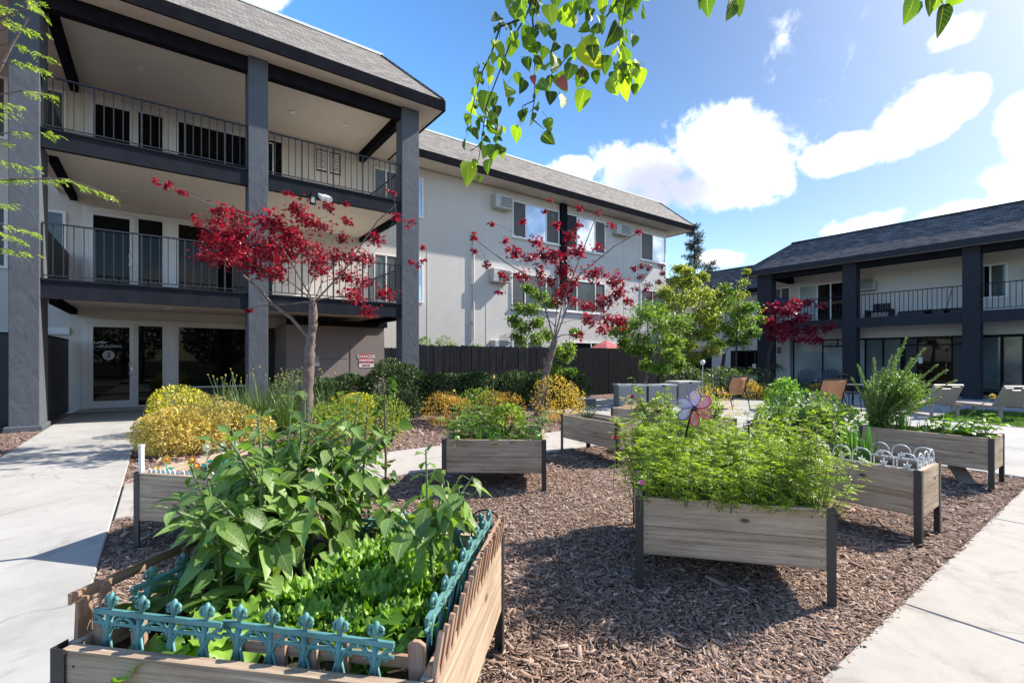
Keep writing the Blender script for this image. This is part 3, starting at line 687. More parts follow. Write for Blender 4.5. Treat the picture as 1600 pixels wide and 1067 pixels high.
# writing --------------------------------------------------------
def text(s, size, m, name, parent, Mx, bold=0.0, sx=1.0, world=True):
    c = bpy.data.curves.new(name, 'FONT'); c.body = s; c.size = size; c.align_x = 'CENTER'; c.align_y = 'CENTER'; c.extrude = .002; c.offset = bold
    o = bpy.data.objects.new(name, c); COL.objects.link(o); bpy.context.view_layer.update()
    me = bpy.data.meshes.new_from_object(o.evaluated_get(bpy.context.evaluated_depsgraph_get())); bpy.data.objects.remove(o)
    me.name = name; me.transform(Mx @ Matrix.Rotation(PI / 2, 4, 'X') @ Matrix.Diagonal((sx, 1, 1, 1)))
    return link(name, me, m, parent, world)
sg = part('danger_sign', M['sign_red'], C_, [(5.36, 5.86, CY - .034, CY - .026, 1.42, 1.60)])
part('lower_plate', M['sign_white'], sg, [(5.36, 5.86, CY - .034, CY - .026, 1.15, 1.417)])
text('DANGER', .15, M['sign_white'], 'lettering', sg, Matrix.Translation((5.61, CY - .037, 1.51)), .004, 1.0)
text('HIGH VOLTAGE', .105, M['sign_red'], 'lettering', sg, Matrix.Translation((5.61, CY - .037, 1.33)), .004, .66)
text('KEEP OUT', .075, M['sign_red'], 'lettering', sg, Matrix.Translation((5.61, CY - .037, 1.215)), .003, .8)
ns = part('notice_plate', M['sign_grey'], C_, [(3.88, 4.08, CY - .034, CY - .026, 1.34, 1.53)])
part('lower_notice', M['sign_white'], ns, [(3.87, 4.09, CY - .034, CY - .026, 1.20, 1.32)])
DX = -1.10                                              # lettering on the entrance door
lg = MB(); lg.tube([(DX - .07, WV - .038, 1.54), (DX - .07, WV - .034, 1.54)], .135, 40); lg = lg.build('door_number_disc', M['sign_grey'], A, True)
text('3', .21, M['black_ink'], 'numeral', lg, Matrix.Translation((DX - .07, WV - .041, 1.54)), .004)
text('BUILDING', .105, M['sign_grey'], 'lettering', A, Matrix.Translation((DX - .02, WV - .036, 1.79)), .002, 1.0)
e = MB()
for ang, L, x0, z0 in ((60, .12, -.33, 1.84), (35, .17, -.30, 1.86), (15, .22, -.27, 1.86), (100, .10, -.36, 1.84), (150, .10, -.37, 1.82), (185, .10, -.36, 1.78), (215, .09, -.35, 1.76), (10, .12, -.36, 1.77)):
    c, s = math.cos(math.radians(ang)), math.sin(math.radians(ang)); x0 += DX
    e.raw([(x0, WV - .036, z0), (x0 + c * L * .5 - s * .018, WV - .036, z0 + s * L * .5 + c * .018), (x0 + c * L, WV - .036, z0 + s * L), (x0 + c * L * .5 + s * .018, WV - .036, z0 + s * L * .5 - c * .018)], [(0, 3, 2, 1)])
e.build('leaf_emblem', M['sign_grey'], A, True)
# lantern and flood lamps on the balcony beam
lt = thing('wall_lantern', 'small black lantern with twin flood lamps fixed on the slate balcony beam', 'light', (3.3, CV + .05, 5.76))
b = MB(); b.box(-.07, .07, -.17, -.03, .02, .06); b.tube([(0, -.10, .06), (0, -.10, .16)], [.08, .015], 6)
for sx in (-.055, .055):
    for sy in (-.155, -.045): b.box(sx - .008, sx + .008, sy - .008, sy + .008, -.15, .02)
b.box(-.07, .07, -.17, -.03, -.17, -.15); b.box(-.02, .02, -.06, 0, .05, .10); b.build('body', M['frame_black'], lt)
b = MB(); b.box(-.045, .045, -.145, -.055, -.148, .018); b.build('lens', M['lamp'], lt)
for dx in (.22, .36):
    b = MB(); b.tube([(dx - .06, -.06, .14), (dx, -.14, .06), (dx + .05, -.24, -.02)], [.035, .075, .085], 10); b.build('flood_lamp', M['white_trim'], lt)

# ================================================================ two storey building on the right (local x = 7 - Y, local y = X - 23.2)
B = thing('balcony_building', 'two storey building at the right with dark shingled roof and long railed balcony', 'building', (23.2, 7, 0), -PI / 2)
xv = lambda v: 7 - v
def bp(name, m, boxes, parent=None, bevel=0): return part(name, m, parent or B, boxes, False, bevel)
XL, XR = xv(11.57), 22.0
bp('wall', M['wall'], [(xv(11.9), XR, 2.1, 9, 2.9, 5.46), (xv(11.9), xv(10.75), 1.5, 9, -.05, 2.9), (xv(10.75), XR, 1.75, 9, -.05, 2.9)])
for v0, v1 in ((11.57, 10.91), (8.0, 7.51), (4.25, 3.78), (.5, .03), (-3.3, -3.77)):
    bp('column', M['column_dark'], [(xv(v0), xv(v1), 0, .5, -.05, 5.44)], bevel=.01)
gaps = [(10.91, 8.0), (7.51, 4.25), (3.78, .5), (.03, -3.3), (-3.77, -9)]
b = MB(); b2 = MB(); rl = MB()
for v0, v1 in gaps:
    b.box(xv(v0), xv(v1), .06, .2, 2.73, 3.13); b2.box(xv(v0), xv(v1), .10, .34, 5.18, 5.445); railing(rl, (xv(v0) + .01, .13), (xv(v1) - .01, .13), 3.13, 4.07, .14, 40)
b.build('balcony_beam', M['column_dark'], B); b2.build('roof_beam', M['beam'], B); rl.build('railing', M['rail_dark'], B)
rl = MB(); railing(rl, (xv(11.3), .5), (xv(11.3), 2.08), 3.13, 4.07, .14, 40); rl.build('railing', M['rail_dark'], B)
bp('balcony_floor', M['soffit'], [(XL + .1, XR, .2, 2.12, 2.86, 3.1)])
bp('cross_beam', M['beam'], [(xv(11.0), xv(10.8), .5, 2.1, 5.15, 5.44)])
bp('fascia_board', M['wall'], [(xv(10.74), XR, 1.60, 1.75, 2.33, 2.86)])
frustum_roof(XL - .55, XR + 1, -.34, 10.4, 5.43, 5.66, 6.95, 1.6, M['shingle_dark'], M['column_dark'], M['soffit'], M['rail'], B, False)
WY = 2.1
window(B, xv(11.85), xv(10.95), 3.9, 5.02, WY, [.5], [M['glass_teal'], M['glass_screen']], M['white_trim'], .06, False)
window(B, xv(10.58), xv(8.3), 3.14, 5.0, WY, [.36, .62], [M['glass_blind'], M['glass'], M['glass']], M['white_trim'], .06, False, 'sliding_door')
window(B, xv(4.15), xv(3.37), 3.72, 5.0, WY, [.38], [M['glass'], M['glass_teal']], M['white_trim'], .06, False)
window(B, xv(.2), xv(-1.6), 3.14, 5.0, WY, [.5], [M['glass'], M['glass_teal']], M['white_trim'], .06, False, 'sliding_door')
ac_unit(B, xv(8.12), 4.45, WY, .75, .36, .35, False); ac_unit(B, xv(2.9), 4.3, WY, .75, .42, .35, False)
b = MB(); b.box(xv(6.12), xv(6.09), WY - .012, WY + .01, 3.1, 5.43); b.box(xv(8.2), xv(4.3), WY - .012, WY + .01, 5.12, 5.15); b.build('wall_seam', M['soffit'], B)
for v in (9.4, 5.6, 1.9):
    l = MB(); l.tube([(xv(v), 1.1, 5.447), (xv(v), 1.1, 5.42)], .07, 14); l.build('recessed_light', M['white_trim'], B)
GY = 1.6
window(B, xv(10.62), xv(8.02), .30, 2.33, GY, [.50], [M['glass_blind'], M['glass_blind']], M['frame_black'], .06, False, 'storefront_window')
bp('transom_bar', M['frame_black'], [(xv(9.32), xv(8.04), GY - .055, GY - .02, 1.98, 2.03), (xv(8.74), xv(8.70), GY - .054, GY - .02, 2.03, 2.28)])
window(B, xv(7.98), xv(6.35), .10, 2.33, GY, [.17, .60], [M['glass_blind'], M['glass_teal'], M['glass_teal']], M['frame_black'], .075, False, 'storefront_window')
window(B, xv(6.33), xv(4.40), .02, 2.33, GY, [.22, .50, .80], [M['dark_door'], M['glass'], M['glass'], M['dark_door']], M['frame_black'], .06, False, 'entrance_door', hor=2.0)
b = MB(); b.tube([(xv(4.98), GY - .05, 1.25), (xv(4.98), GY - .12, 1.25), (xv(4.98), GY - .12, .85), (xv(4.98), GY - .05, .85)], .016, 8); b.build('door_handle', M['metal'], B)
part('door_notice', M['sign_white'], B, [(xv(5.85), xv(5.72), GY - .035, GY - .02, 1.25, 1.5)], False)
window(B, xv(4.38), xv(2.85), .10, 2.33, GY, [.20, .62], [M['glass_teal'], M['glass_teal'], M['glass_teal']], M['frame_black'], .10, False, 'storefront_window')
window(B, xv(2.83), xv(-.9), .10, 2.33, GY, [.33, .66], [M['glass_teal'], M['glass_teal'], M['glass_teal']], M['frame_black'], .10, False, 'storefront_window')
bp('lower_wall', M['column_dark'], [(xv(10.62), xv(8.02), GY - .045, GY + .15, -.04, .298)])
b = MB(); b.box(xv(11.32), xv(11.14), 1.47, 1.51, 1.70, 2.0); b.build('brick_vent', M['bed_brown'], B)

# lower wing further back
Cc = thing('far_wing', 'low pale building wing with a dark shingled roof behind the green trees', 'building', (26, 16, 0), -PI / 2)
x2 = lambda v: 16 - v
part('wall', M['wall'], Cc, [(x2(24), x2(11.92), .5, 8, -.05, 4.98)], False)
frustum_roof(x2(24.8), x2(11.2), -.25, 8.6, 5.0, 5.24, 6.75, 1.7, M['shingle_dark'], M['beam'], M['soffit'], M['rail'], Cc, False)
window(Cc, x2(14.7), x2(12.9), .55, 1.9, .5, [.5], [M['glass'], M['glass']], M['frame_black'], .06, False)
part('notice_plate', M['sign_white'], Cc, [(x2(13.45), x2(13.25), .44, .46, .9, 1.15)], False)

# ================================================================ fences
def board_fence(name, label, p0, p1, z, m, cat='fence', bw=.14, group=None, jag=.02):
    p0, p1 = np.array(p0, float), np.array(p1, float); L = np.linalg.norm(p1 - p0); a = math.atan2(*(p1 - p0)[::-1])
    f = thing(name, label, cat, (*p0, 0), a, group); b = MB(); n = int(L / bw)
    for i in range(n):
        x = i * L / n; h = z + random.uniform(-jag, jag); c = .03; y = random.uniform(-.005, .005)
        b.prism([(x + .003, .0), (x + L / n - .003, .0), (x + L / n - .003, h - c), (x + L / n - c, h), (x + c, h), (x + .003, h - c)], y - .01, y + .012)
    b.build('boards', m, f)
    r = MB()
    for zz in (.35, z * .5, z - .25): r.box(0, L, .013, .05, zz - .045, zz + .045)
    for i in range(int(L / 2.4) + 1): r.box(min(L - .09, i * 2.4), min(L, i * 2.4 + .09), .051, .14, -.05, z - .03)
    r.build('frame', m, f)
    return f
board_fence('wooden_fence', 'weathered black board fence running from the tall column behind the dark hedge', (6.45, 13.72), (12.35, 13.72), 1.87, M['fence'])
board_fence('wooden_fence', 'weathered grey black board fence behind the green trees and the storage boxes', (16.95, 13.75), (22.9, 13.75), 1.80, M['fence'])
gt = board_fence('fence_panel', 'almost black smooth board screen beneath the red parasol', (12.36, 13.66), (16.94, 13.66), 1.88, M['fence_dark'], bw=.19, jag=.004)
board_fence('wooden_fence', 'short weathered fence seen through the gap beside the utility closet', (6.3, 16.7), (9.2, 16.7), 1.85, M['fence'])
for nm, lb, q in (('solid_gate', 'plain near black side screen running back from the big left column', (-2.06, -1.98, CV + .95, 17.4, .03, 1.93)),
                  ('solid_screen', 'near black screen standing left of the big left column', (-6, -2.46, 14.6, 14.68, .02, 1.98))):
    g = thing(nm, lb, 'screen', ((q[0] + q[1]) / 2, (q[2] + q[3]) / 2, 0)); part('panel', M['dark_door'], g, [q], True, .006)
    b = MB(); b.box(q[0] - .01, q[1] + .01, q[2] - .01, q[3] + .01, q[5] + .002, q[5] + .03); b.build('cap', M['beam'], g, True)
# ================================================================ plant builders
UPV = np.array([0, 0, 1.])
def nrm(v): v = np.asarray(v, float); return v / (np.linalg.norm(v, axis=-1, keepdims=True) + 1e-9)
def shrub(name, label, loc, rx, ry, h, n, L, W, m, cat='shrub', group=None, prof='rhomb', lump=.75, low=.0, stem_m=None, mats2=None):
    t = thing(name, label, cat, loc, rng.uniform(0, 6), group); h = h * .86
    k = 12; bd = unit(k); bd[:, 2] = np.abs(bd[:, 2]); ba = rng.uniform(-.6, 1, k) * lump
    d = unit(n); d[:, 2] = np.where(d[:, 2] < -.7, -d[:, 2], d[:, 2])
    r = 1 + (np.maximum(0, d @ bd.T - .45) * 1.8 * ba).sum(1)
    rr = r * (1 - .42 * rng.random(n) ** 1.8)
    P = d * rr[:, None] * np.array([rx, ry, h * .58]) + np.array([0, 0, h * .42 + low])
    P[:, 2] = np.maximum(P[:, 2], .02)
    D = nrm(d * .9 + unit(n) * .8 + np.array([0, 0, .25])); N = nrm(unit(n) * .8 + d + UPV * .5)
    f = FA(); l = L * rng.uniform(.6, 1.25, n)
    ns = 16; sd_ = nrm(unit(ns) * np.array([1, 1, .5]) + UPV * .75)
    for q in sd_:
        tip = q * np.array([rx, ry, h * .58]) * rng.uniform(1.05, 1.3) + np.array([0, 0, h * .42 + low]); k2 = max(6, int(n / 110)); u2 = rng.uniform(.72, 1, k2)[:, None]
        P = np.concatenate([P, tip * u2 + rng.normal(0, .012, (k2, 3))]); D = np.concatenate([D, nrm(unit(k2) + q * .5)]); N = np.concatenate([N, nrm(unit(k2) + UPV)]); l = np.concatenate([l, L * rng.uniform(.5, 1.1, k2)])
    f.leaves(P, D, N, l, l * W, prof, .25, .15); f.build('leaves', m, t)
    s = FA()
    for q in sd_[:6]: s.tube([(0, 0, 0), q * np.array([rx, ry, h * .58]) * 1.1 + np.array([0, 0, h * .42 + low])], [.006, .002], 4)
    for i in range(9):
        e = d[i] * np.array([rx, ry, h * .45]) * .75 + np.array([0, 0, h * .5 + low])
        s.tube([(rng.uniform(-.05, .05), rng.uniform(-.05, .05), -.03), e * np.array([.4, .4, .5]), e], [.012, .009, .004], 4)
    s.build('stems', stem_m or M['bark_dark'], t)
    return t
def blades(name, label, loc, n, h, m, spread=.5, w=.012, cat='plant', group=None, stalks=0, stalk_m=None, lean=(0, 0), base=.06):
    t = thing(name, label, cat, loc, 0, group); f = FA()
    a = rng.uniform(0, 2 * PI, n); tl = rng.uniform(.05, 1, n) * spread
    P = np.stack([np.cos(a) * base * rng.random(n), np.sin(a) * base * rng.random(n), np.full(n, -.01)], 1)
    D = nrm(np.stack([np.cos(a) * tl + lean[0], np.sin(a) * tl + lean[1], np.ones(n)], 1)); side = np.stack([-np.sin(a), np.cos(a), np.zeros(n)], 1)
    N = np.cross(side, D); N *= np.sign(N[:, 2:3] + 1e-6)
    L = h * rng.uniform(.55, 1.1, n)
    f.leaves(P, D, N, L, w * rng.uniform(.7, 1.3, n), [(0, .7), (.25, 1), (.5, .9), (.75, .6), (1, .05)], .3, rng.uniform(.02, .5, n) * spread); f.build('leaves', m, t)
    if stalks:
        s = FA()
        for i in range(stalks):
            aa = rng.uniform(0, 6.28); q = rng.uniform(.1, .45) * spread; hh = h * rng.uniform(1.05, 1.3); p0 = np.array([0, 0, 0]); p1 = np.array([math.cos(aa) * q * hh, math.sin(aa) * q * hh, hh])
            s.tube([p0, (p0 + p1) / 2 + [0, 0, .03], p1], .0035, 4)
            c = 14; s.leaves(np.tile(p1, (c, 1)), unit(c), unit(c), .022, .008, 'rhomb', mi=1)
        s.build('flower_stalks', [M['stem'], stalk_m or M['gold_pale']], t)
    return t
def frond_cloud(f, P0, D0, Lf, nl, ll, lw, mi=0, droop=.3, prof='rhomb'):
    """pinnate leaves: axis from P0 along D0, nl leaflets in pairs"""
    n = len(P0); D0 = nrm(D0); S = nrm(np.cross(D0, UPV + rng.normal(0, .25, (n, 3)))); U = np.cross(S, D0)
    for k in range(nl):
        s = (k // 2 + 1) / (nl // 2 + 1) if k < nl - 1 else 1.0
        sg = (1 if k % 2 else -1) if k < nl - 1 else 0
        P = P0 + D0 * (Lf * s)[:, None] - UPV * (droop * Lf * s * s)[:, None]
        D = nrm(D0 * .75 + S * sg * .9 - UPV * droop * s * .8 + rng.normal(0, .16, (n, 3)))
        l = ll * rng.uniform(.7, 1.25, n) * (1.0 - .25 * abs(s - .5))
        f.leaves(P, D, U + rng.normal(0, .25, (n, 3)), l, l * lw, prof, .15, .12, mi)
def feathery(name, label, loc, h, nst, m, spread=.13, cat='plant', group=None, Lf=.085, nl=9, ll=.036, lw=.24, stem_m=None, dens=.035, lean=(0, 0), bare=.12, rz=0):
    t = thing(name, label, cat, loc, rz, group); f = FA(); s = FA(); PP = []; DD = []
    for i in range(nst):
        a = rng.uniform(0, 6.28); q = spread * math.sqrt(rng.random()); hh = h * rng.uniform(.6, 1.08)
        p0 = np.array([math.cos(a) * q * .6, math.sin(a) * q * .6, 0]); p1 = p0 + np.array([math.cos(a) * q * .9 + lean[0] * hh + rng.normal(0, .02), math.sin(a) * q * .9 + lean[1] * hh + rng.normal(0, .02), hh])
        pm = (p0 + p1) / 2 + rng.normal(0, .015, 3); s.tube([p0, pm, p1], [.004, .003, .0015], 4)
        k = int(hh / dens)
        u = bare + (1 - bare) * rng.random(k) ** .85
        pts = (1 - u)[:, None] ** 2 * p0 + 2 * (u * (1 - u))[:, None] * pm + (u ** 2)[:, None] * p1
        az = rng.uniform(0, 6.28, k); el = rng.uniform(-.1, .9, k)
        PP.append(pts); DD.append(np.stack([np.cos(az), np.sin(az), el], 1))
    P = np.concatenate(PP); D = np.concatenate(DD)
    frond_cloud(f, P, D, Lf * rng.uniform(.55, 1.15, len(P)), nl, ll, lw)
    f.build('leaves', m, t); s.build('stems', stem_m or M['stem'], t); return t
def broadleaf(name, label, loc, h, m, nodes=9, L=.12, group=None, cat='plant', branches=3, lean=(0, 0), droop=.55, W=.52):
    t = thing(name, label, cat, loc, rng.uniform(0, 6), group); f = FA(); s = FA(); pet = []
    axes = [(np.array([0, 0, 0.]), np.array([lean[0] * h, lean[1] * h, h]), nodes)]
    for b in range(branches):
        a = rng.uniform(0, 6.28); u = rng.uniform(.2, .6); st = np.array([lean[0] * h * u, lean[1] * h * u, h * u]); ln = h * rng.uniform(.3, .5)
        axes.append((st, st + np.array([math.cos(a) * ln * .75, math.sin(a) * ln * .75, ln * .75]), max(3, nodes // 2)))
    P = []; D = []; LL = []
    for p0, p1, nn in axes:
        pm = (p0 + p1) / 2 + rng.normal(0, .02, 3); s.tube([p0, pm, p1], [.009 * h / .7 + .001, .006, .003], 6)
        a0 = rng.uniform(0, 6.28)
        for k in range(nn):
            u = .12 + .88 * (k + .5) / nn; c = (1 - u) ** 2 * p0 + 2 * u * (1 - u) * pm + u * u * p1
            for sd in (0, PI):
                a = a0 + k * 1.7 + sd + rng.normal(0, .3); o = np.array([math.cos(a), math.sin(a), 0])
                pl = rng.uniform(.03, .07) * (1.15 - u * .7); pe = c + o * pl + np.array([0, 0, pl * .5]); s.tube([c, pe], [.0022, .0016], 4)
                dz = -droop * rng.uniform(.2, 1.6) + (u > .9) * .7
                P.append(pe); D.append(o + np.array([0, 0, dz]) + rng.normal(0, .15, 3)); LL.append(L * rng.uniform(.5, 1.25) * (1.1 - .55 * max(0, u - .45) / .55))
    P = np.array(P); D = nrm(np.array(D)); LL = np.array(LL)
    f.leaves(P, D, np.tile(UPV, (len(P), 1)) + rng.normal(0, .3, (len(P), 3)), LL, LL * W * rng.uniform(.85, 1.15, len(P)),
             [(0, .04), (.07, .42), (.18, .82), (.33, 1), (.5, .93), (.68, .66), (.84, .32), (1, .02)], rng.uniform(.1, .45, len(P)), rng.uniform(.1, .45, len(P)))
    f.build('leaves', m, t, smooth=True); s.build('stems', M['stem'], t, smooth=True); return t
def rosette(name, label, loc, r, m, n=18, group=None, cat='plant', ruffle=.12, up=.7):
    t = thing(name, label, cat, loc, rng.uniform(0, 6), group); f = FA(); ni, nj = 10, 13
    for i in range(n):
        a = i * 2.4 + rng.normal(0, .2); u = i / n; el = up * (1.35 - u) + rng.normal(0, .1); L = r * rng.uniform(.8, 1.2) * (.7 + .45 * u); W = L * rng.uniform(.85, 1.2)
        o = np.array([math.cos(a), math.sin(a), 0]); sd = np.array([-math.sin(a), math.cos(a), 0])
        s_ = np.linspace(0, 1, ni)[:, None]; q = np.linspace(-1, 1, nj)[None]
        ang = el - s_ * (.9 + rng.uniform(-.3, .5)); ro = np.cumsum(np.cos(ang), 0) * L / ni; zo = np.cumsum(np.sin(ang), 0) * L / ni
        w = W * .5 * (.22 + .78 * np.sin(np.clip(s_ * 1.15, 0, 1) * PI * .62) ** .9)
        ph = rng.uniform(0, 6, 4)
        rf = ruffle * L * (1.1 * np.abs(q) ** 2.2 * np.sin(s_ * 17 + ph[0] + q * 2) + 1.0 * s_ ** 4 * np.sin(q * 9 + ph[2]) + .25 * np.sin(s_ * 21 + ph[3]) * np.cos(q * 10 + ph[1])) + .12 * L * q * q
        wob = 1 + .14 * np.sin(s_ * 17 + ph[3]) * np.abs(q)
        v = o * (ro[..., None] + .18 * r * u) + sd * (w * q * wob)[..., None] + UPV * (zo + rf + .35 * r * (1 - u))[..., None]
        v = np.broadcast_to(v, (ni, nj, 3)).reshape(-1, 3); ii = np.arange(ni - 1)[:, None] * nj; jj = np.arange(nj - 1)[None]
        f.add(v, np.stack([ii + jj, ii + jj + 1, ii + nj + jj + 1, ii + nj + jj], -1))
    f.build('leaves', m, t, smooth=True)
    s = FA(); s.tube([(0, 0, -.02), (0, 0, r * .25)], [.02, .012], 6); s.build('stem', M['lettuce'], t); return t
def umbrella_leaf(name, label, loc, h, m, n=14, L=.08, spread=.16, group=None, cat='plant', W=.95):
    """mounded plant whose round leaves stand on thin stalks"""
    t = thing(name, label, cat, loc, 0, group); f = FA(); s = FA(); P = []; D = []
    for i in range(n):
        a = rng.uniform(0, 6.28); q = spread * math.sqrt(rng.random()); hh = h * rng.uniform(.45, 1.1) * (1.1 - .4 * q / spread)
        p1 = np.array([math.cos(a) * q, math.sin(a) * q, hh]); s.tube([(0, 0, 0), p1 * [.4, .4, .65], p1], [.003, .0025, .002], 4)
        for k in range(3):
            b = a + (k - 1) * 1.7; P.append(p1); D.append([math.cos(b), math.sin(b), rng.uniform(-.25, .25)])
    l = L * rng.uniform(.7, 1.2, len(P))
    f.leaves(np.array(P), np.array(D), np.tile(UPV, (len(P), 1)) + rng.normal(0, .3, (len(P), 3)), l, l * W, HE, rng.uniform(.05, .35, len(P)), rng.uniform(0, .4, len(P)))
    f.build('leaves', m, t, smooth=True); s.build('stems', M['stem'], t); return t
def palmate(f, P, D, N, L, mi=0):
    n = len(P); D = nrm(D); S = nrm(np.cross(D, N)); 
    for ang, sc in ((0, 1), (.75, .85), (-.75, .85), (1.5, .55), (-1.5, .55)):
        d = D * math.cos(ang) + S * math.sin(ang); f.leaves(P, d, N, L * sc, L * sc * .42, 'rhomb', .15, .2, mi)
def skeleton(fork, targets, r0, up=.25, wob=.06):
    """branches grown from the fork towards the targets; returns list of (points, radii) and tip list"""
    nodes = [(np.array(fork, float), r0)]; out = []
    for T in sorted(targets, key=lambda t: np.linalg.norm(np.array(t) - fork)):
        T = np.array(T, float); best = None
        for p, r in nodes:
            c = np.linalg.norm(T - p) + .35 * np.linalg.norm(p - fork) + (0 if T[2] > p[2] - .1 else .6 * (p[2] - T[2]))
            if r < .004: c += .5
            if best is None or c < best[0]: best = (c, p, r)
        _, p, r = best; L = np.linalg.norm(T - p); k = max(4, int(L / .18) + 2); u = np.linspace(0, 1, k)[:, None]
        ctrl = (p + T) / 2 + UPV * up * L * .5 + rng.normal(0, .08, 3) * L
        pts = (1 - u) ** 2 * p + 2 * u * (1 - u) * ctrl + u * u * T; pts[1:-1] += rng.normal(0, wob * L / k, (k - 2, 3))
        ra = max(.004, min(r * .72, .006 + .014 * L)); rad = np.linspace(ra, max(.0022, ra * .3), k)
        out.append((pts, rad)); nodes += [(pts[i], rad[i]) for i in range(1, k)]
    return out
def tree(name, label, Z, trunk_px, clusters, leafm, L, barkm, r0=.09, kind='oval', cat='tree', group=None, zjit=.5, extra=None, nmul=1.0, lw=.55, up=.25, dense_r=1.0, twigs=5):
    """trunk_px: (px,py) up the trunk; clusters: (px,py,radius_px,number) seen at about Z metres"""
    tp = [at(px, py, Z + dz) for px, py, dz in trunk_px]; b0 = tp[0].copy(); b0[2] = -.05
    t = thing(name, label, cat, (b0[0], b0[1], 0), 0, group); o3 = np.array([b0[0], b0[1], 0.])
    w = FA(); pts = np.array([b0] + tp[1:]) - o3
    # smooth trunk
    k = len(pts); uu = np.linspace(0, k - 1, k * 5); sm = np.stack([np.interp(uu, range(k), pts[:, j]) for j in range(3)], 1)
    for _ in range(3): sm[1:-1] = (sm[:-2] + 2 * sm[1:-1] + sm[2:]) / 4
    sm[1:-1] += rng.normal(0, .006, (len(sm) - 2, 3)); rr = r0 * np.linspace(1.12, .72, len(sm)) * (1 + rng.normal(0, .05, len(sm))); rr[0] *= 1.35
    w.tube(sm, rr, 10); fork = sm[-1]
    C = [(at(px, py, Z + rng.uniform(-zjit, zjit)) - o3, r * Z / FOC, n) for px, py, r, n in clusters]
    sk = skeleton(fork, [c for c, r, n in C], r0 * .75, up)
    for p, r in sk: w.tube(p, r, 5)
    if extra:
        for path, r in extra: w.tube(np.array([at(px, py, Z + dz) - o3 for px, py, dz in path]), np.linspace(r, r * .45, len(path)), 6)
    f = FA()
    for c, r, n in C:
        n = int(n * nmul); nt = max(2, min(twigs, n // 8)); tips = c + unit(nt) * r * np.array([1, 1, .75]) * rng.uniform(.5, 1, (nt, 1)) * dense_r
        for q in tips: w.tube([c, (c + q) / 2 + [0, 0, .03 * r], q], [.003, .0025, .0015], 3)
        i = rng.integers(0, nt, n); u = rng.random(n)[:, None]; P = c + (tips[i] - c) * u + rng.normal(0, r * .29, (n, 3)) * np.array([1, 1, .7])
        D = nrm(unit(n) + nrm(P - c) * .6 - UPV * .35); N = nrm(unit(n) * .7 + UPV)
        l = L * rng.uniform(.6, 1.25, n)
        if kind == 'palm': palmate(f, P, D, N, l)
        else: f.leaves(P, D, N, l, l * lw, 'rhomb', .2, .2)
    f.build('crown', leafm, t); w.build('trunk', barkm, t, smooth=True)
    return t

# ================================================================ raised beds
def raised_bed(label, X, Zc, ang, L, D, zt=.565, zb=.205, m='bed', group='raised planting beds on dark posts', nb=2):
    x, y = cw(X, Zc); t = thing('raised_bed', label, 'planter', (x, y, 0), YAW + math.radians(ang), group)
    th = .035; hb = (zt - zb) / nb
    def side(x0, x1, y0, y1, along_x):
        b = MB()
        for k in range(nb):
            z0, z1 = zb + k * hb + .0015, zb + (k + 1) * hb - .0015; j = random.uniform(-.002, .002)
            if along_x:
                b.cur = 1
                for sx_ in (x0 + .045, x1 - .045):
                    for sz_ in (.28, .74): b.tube([(sx_, y0 + j - .0015, z0 + (z1 - z0) * sz_), (sx_, y0 + j + .004, z0 + (z1 - z0) * sz_)], .0042, 8)
                b.cur = 0
            b.box(x0 + (0 if along_x else j), x1 + (0 if along_x else j), y0 + (j if along_x else 0), y1 + (j if along_x else 0), z0, z1)
        b.build('side_panel', [M[m], M['post']], t)
    side(.03, L - .03, .006, .006 + th, True); side(.03, L - .03, D - .006 - th, D - .006, True)
    side(.006, .006 + th, .045, D - .045, False); side(L - .006 - th, L - .006, .045, D - .045, False)
    for px, sx in ((0, 1), (L, -1)):
        for py, sy in ((0, 1), (D, -1)):
            b = MB(); w, tk = .05, .004
            xa, xb = sorted((px, px + sx * w)); ya, yb = sorted((py, py + sy * tk)); b.box(xa, xb, ya, yb, -.05, zt + .004)
            xa, xb = sorted((px, px + sx * tk)); ya, yb = sorted((py + sy * tk, py + sy * w)); b.box(xa, xb, ya, yb, -.05, zt + .004)
            b.build('post', M['post'], t)
    b = MB(); n = 14; vs = []
    for j in range(n + 1):
        for i in range(n + 1): vs.append((.044 + (L - .088) * i / n, .044 + (D - .088) * j / n, zt - .075 + random.uniform(-.012, .014)))
    b.raw(vs, [(j * (n + 1) + i, j * (n + 1) + i + 1, (j + 1) * (n + 1) + i + 1, (j + 1) * (n + 1) + i) for j in range(n) for i in range(n)])
    b.box(.045, L - .045, .045, D - .045, zb + .01, zb + .03)
    b.build('soil', M['soil'], t)
    ca, sa = math.cos(t.rotation_euler.z), math.sin(t.rotation_euler.z)
    def loc(lx, ly, z=zt - .07): return (x + lx * ca - ly * sa, y + lx * sa + ly * ca, z)
    t_rz = t.rotation_euler.z
    return loc, t_rz
B1, R1 = raised_bed('nearest raised bed of weathered boards with a teal edging fence and lettuces', -1.405, 1.454, -9, 1.2, 1.16)
B2, R2 = raised_bed('raised bed beside the walkway with a white post and toy sunflowers on it', -2.93, 3.70, -12.6, 1.17, 1.2)
B3, R3 = raised_bed('raised bed with tomato plants beside the garden path', -.768, 5.22, -2.5, 1.14, 1.2)
B4, R4 = raised_bed('narrow raised bed with hardly any plants between the garden path and the patio', .77, 7.57, -58.9, 1.27, .57)
B5, R5 = raised_bed('raised bed full of feathery light green flowers with a pinwheel', .79, 3.06, -13.4, 1.14, 1.22)
B6, R6 = raised_bed('narrow raised bed with small white arched edging on top', 2.45, 4.76, -53.6, 1.27, .56)
B7, R7 = raised_bed('narrow raised bed at the far right with a loose board leaning under it', 4.55, 6.28, -53.6, 1.27, .6)
B8, R8 = raised_bed('brownish raised bed half hidden behind the pinwheel', 2.05, 7.8, -53.6, 1.36, .57, m='bed_brown')
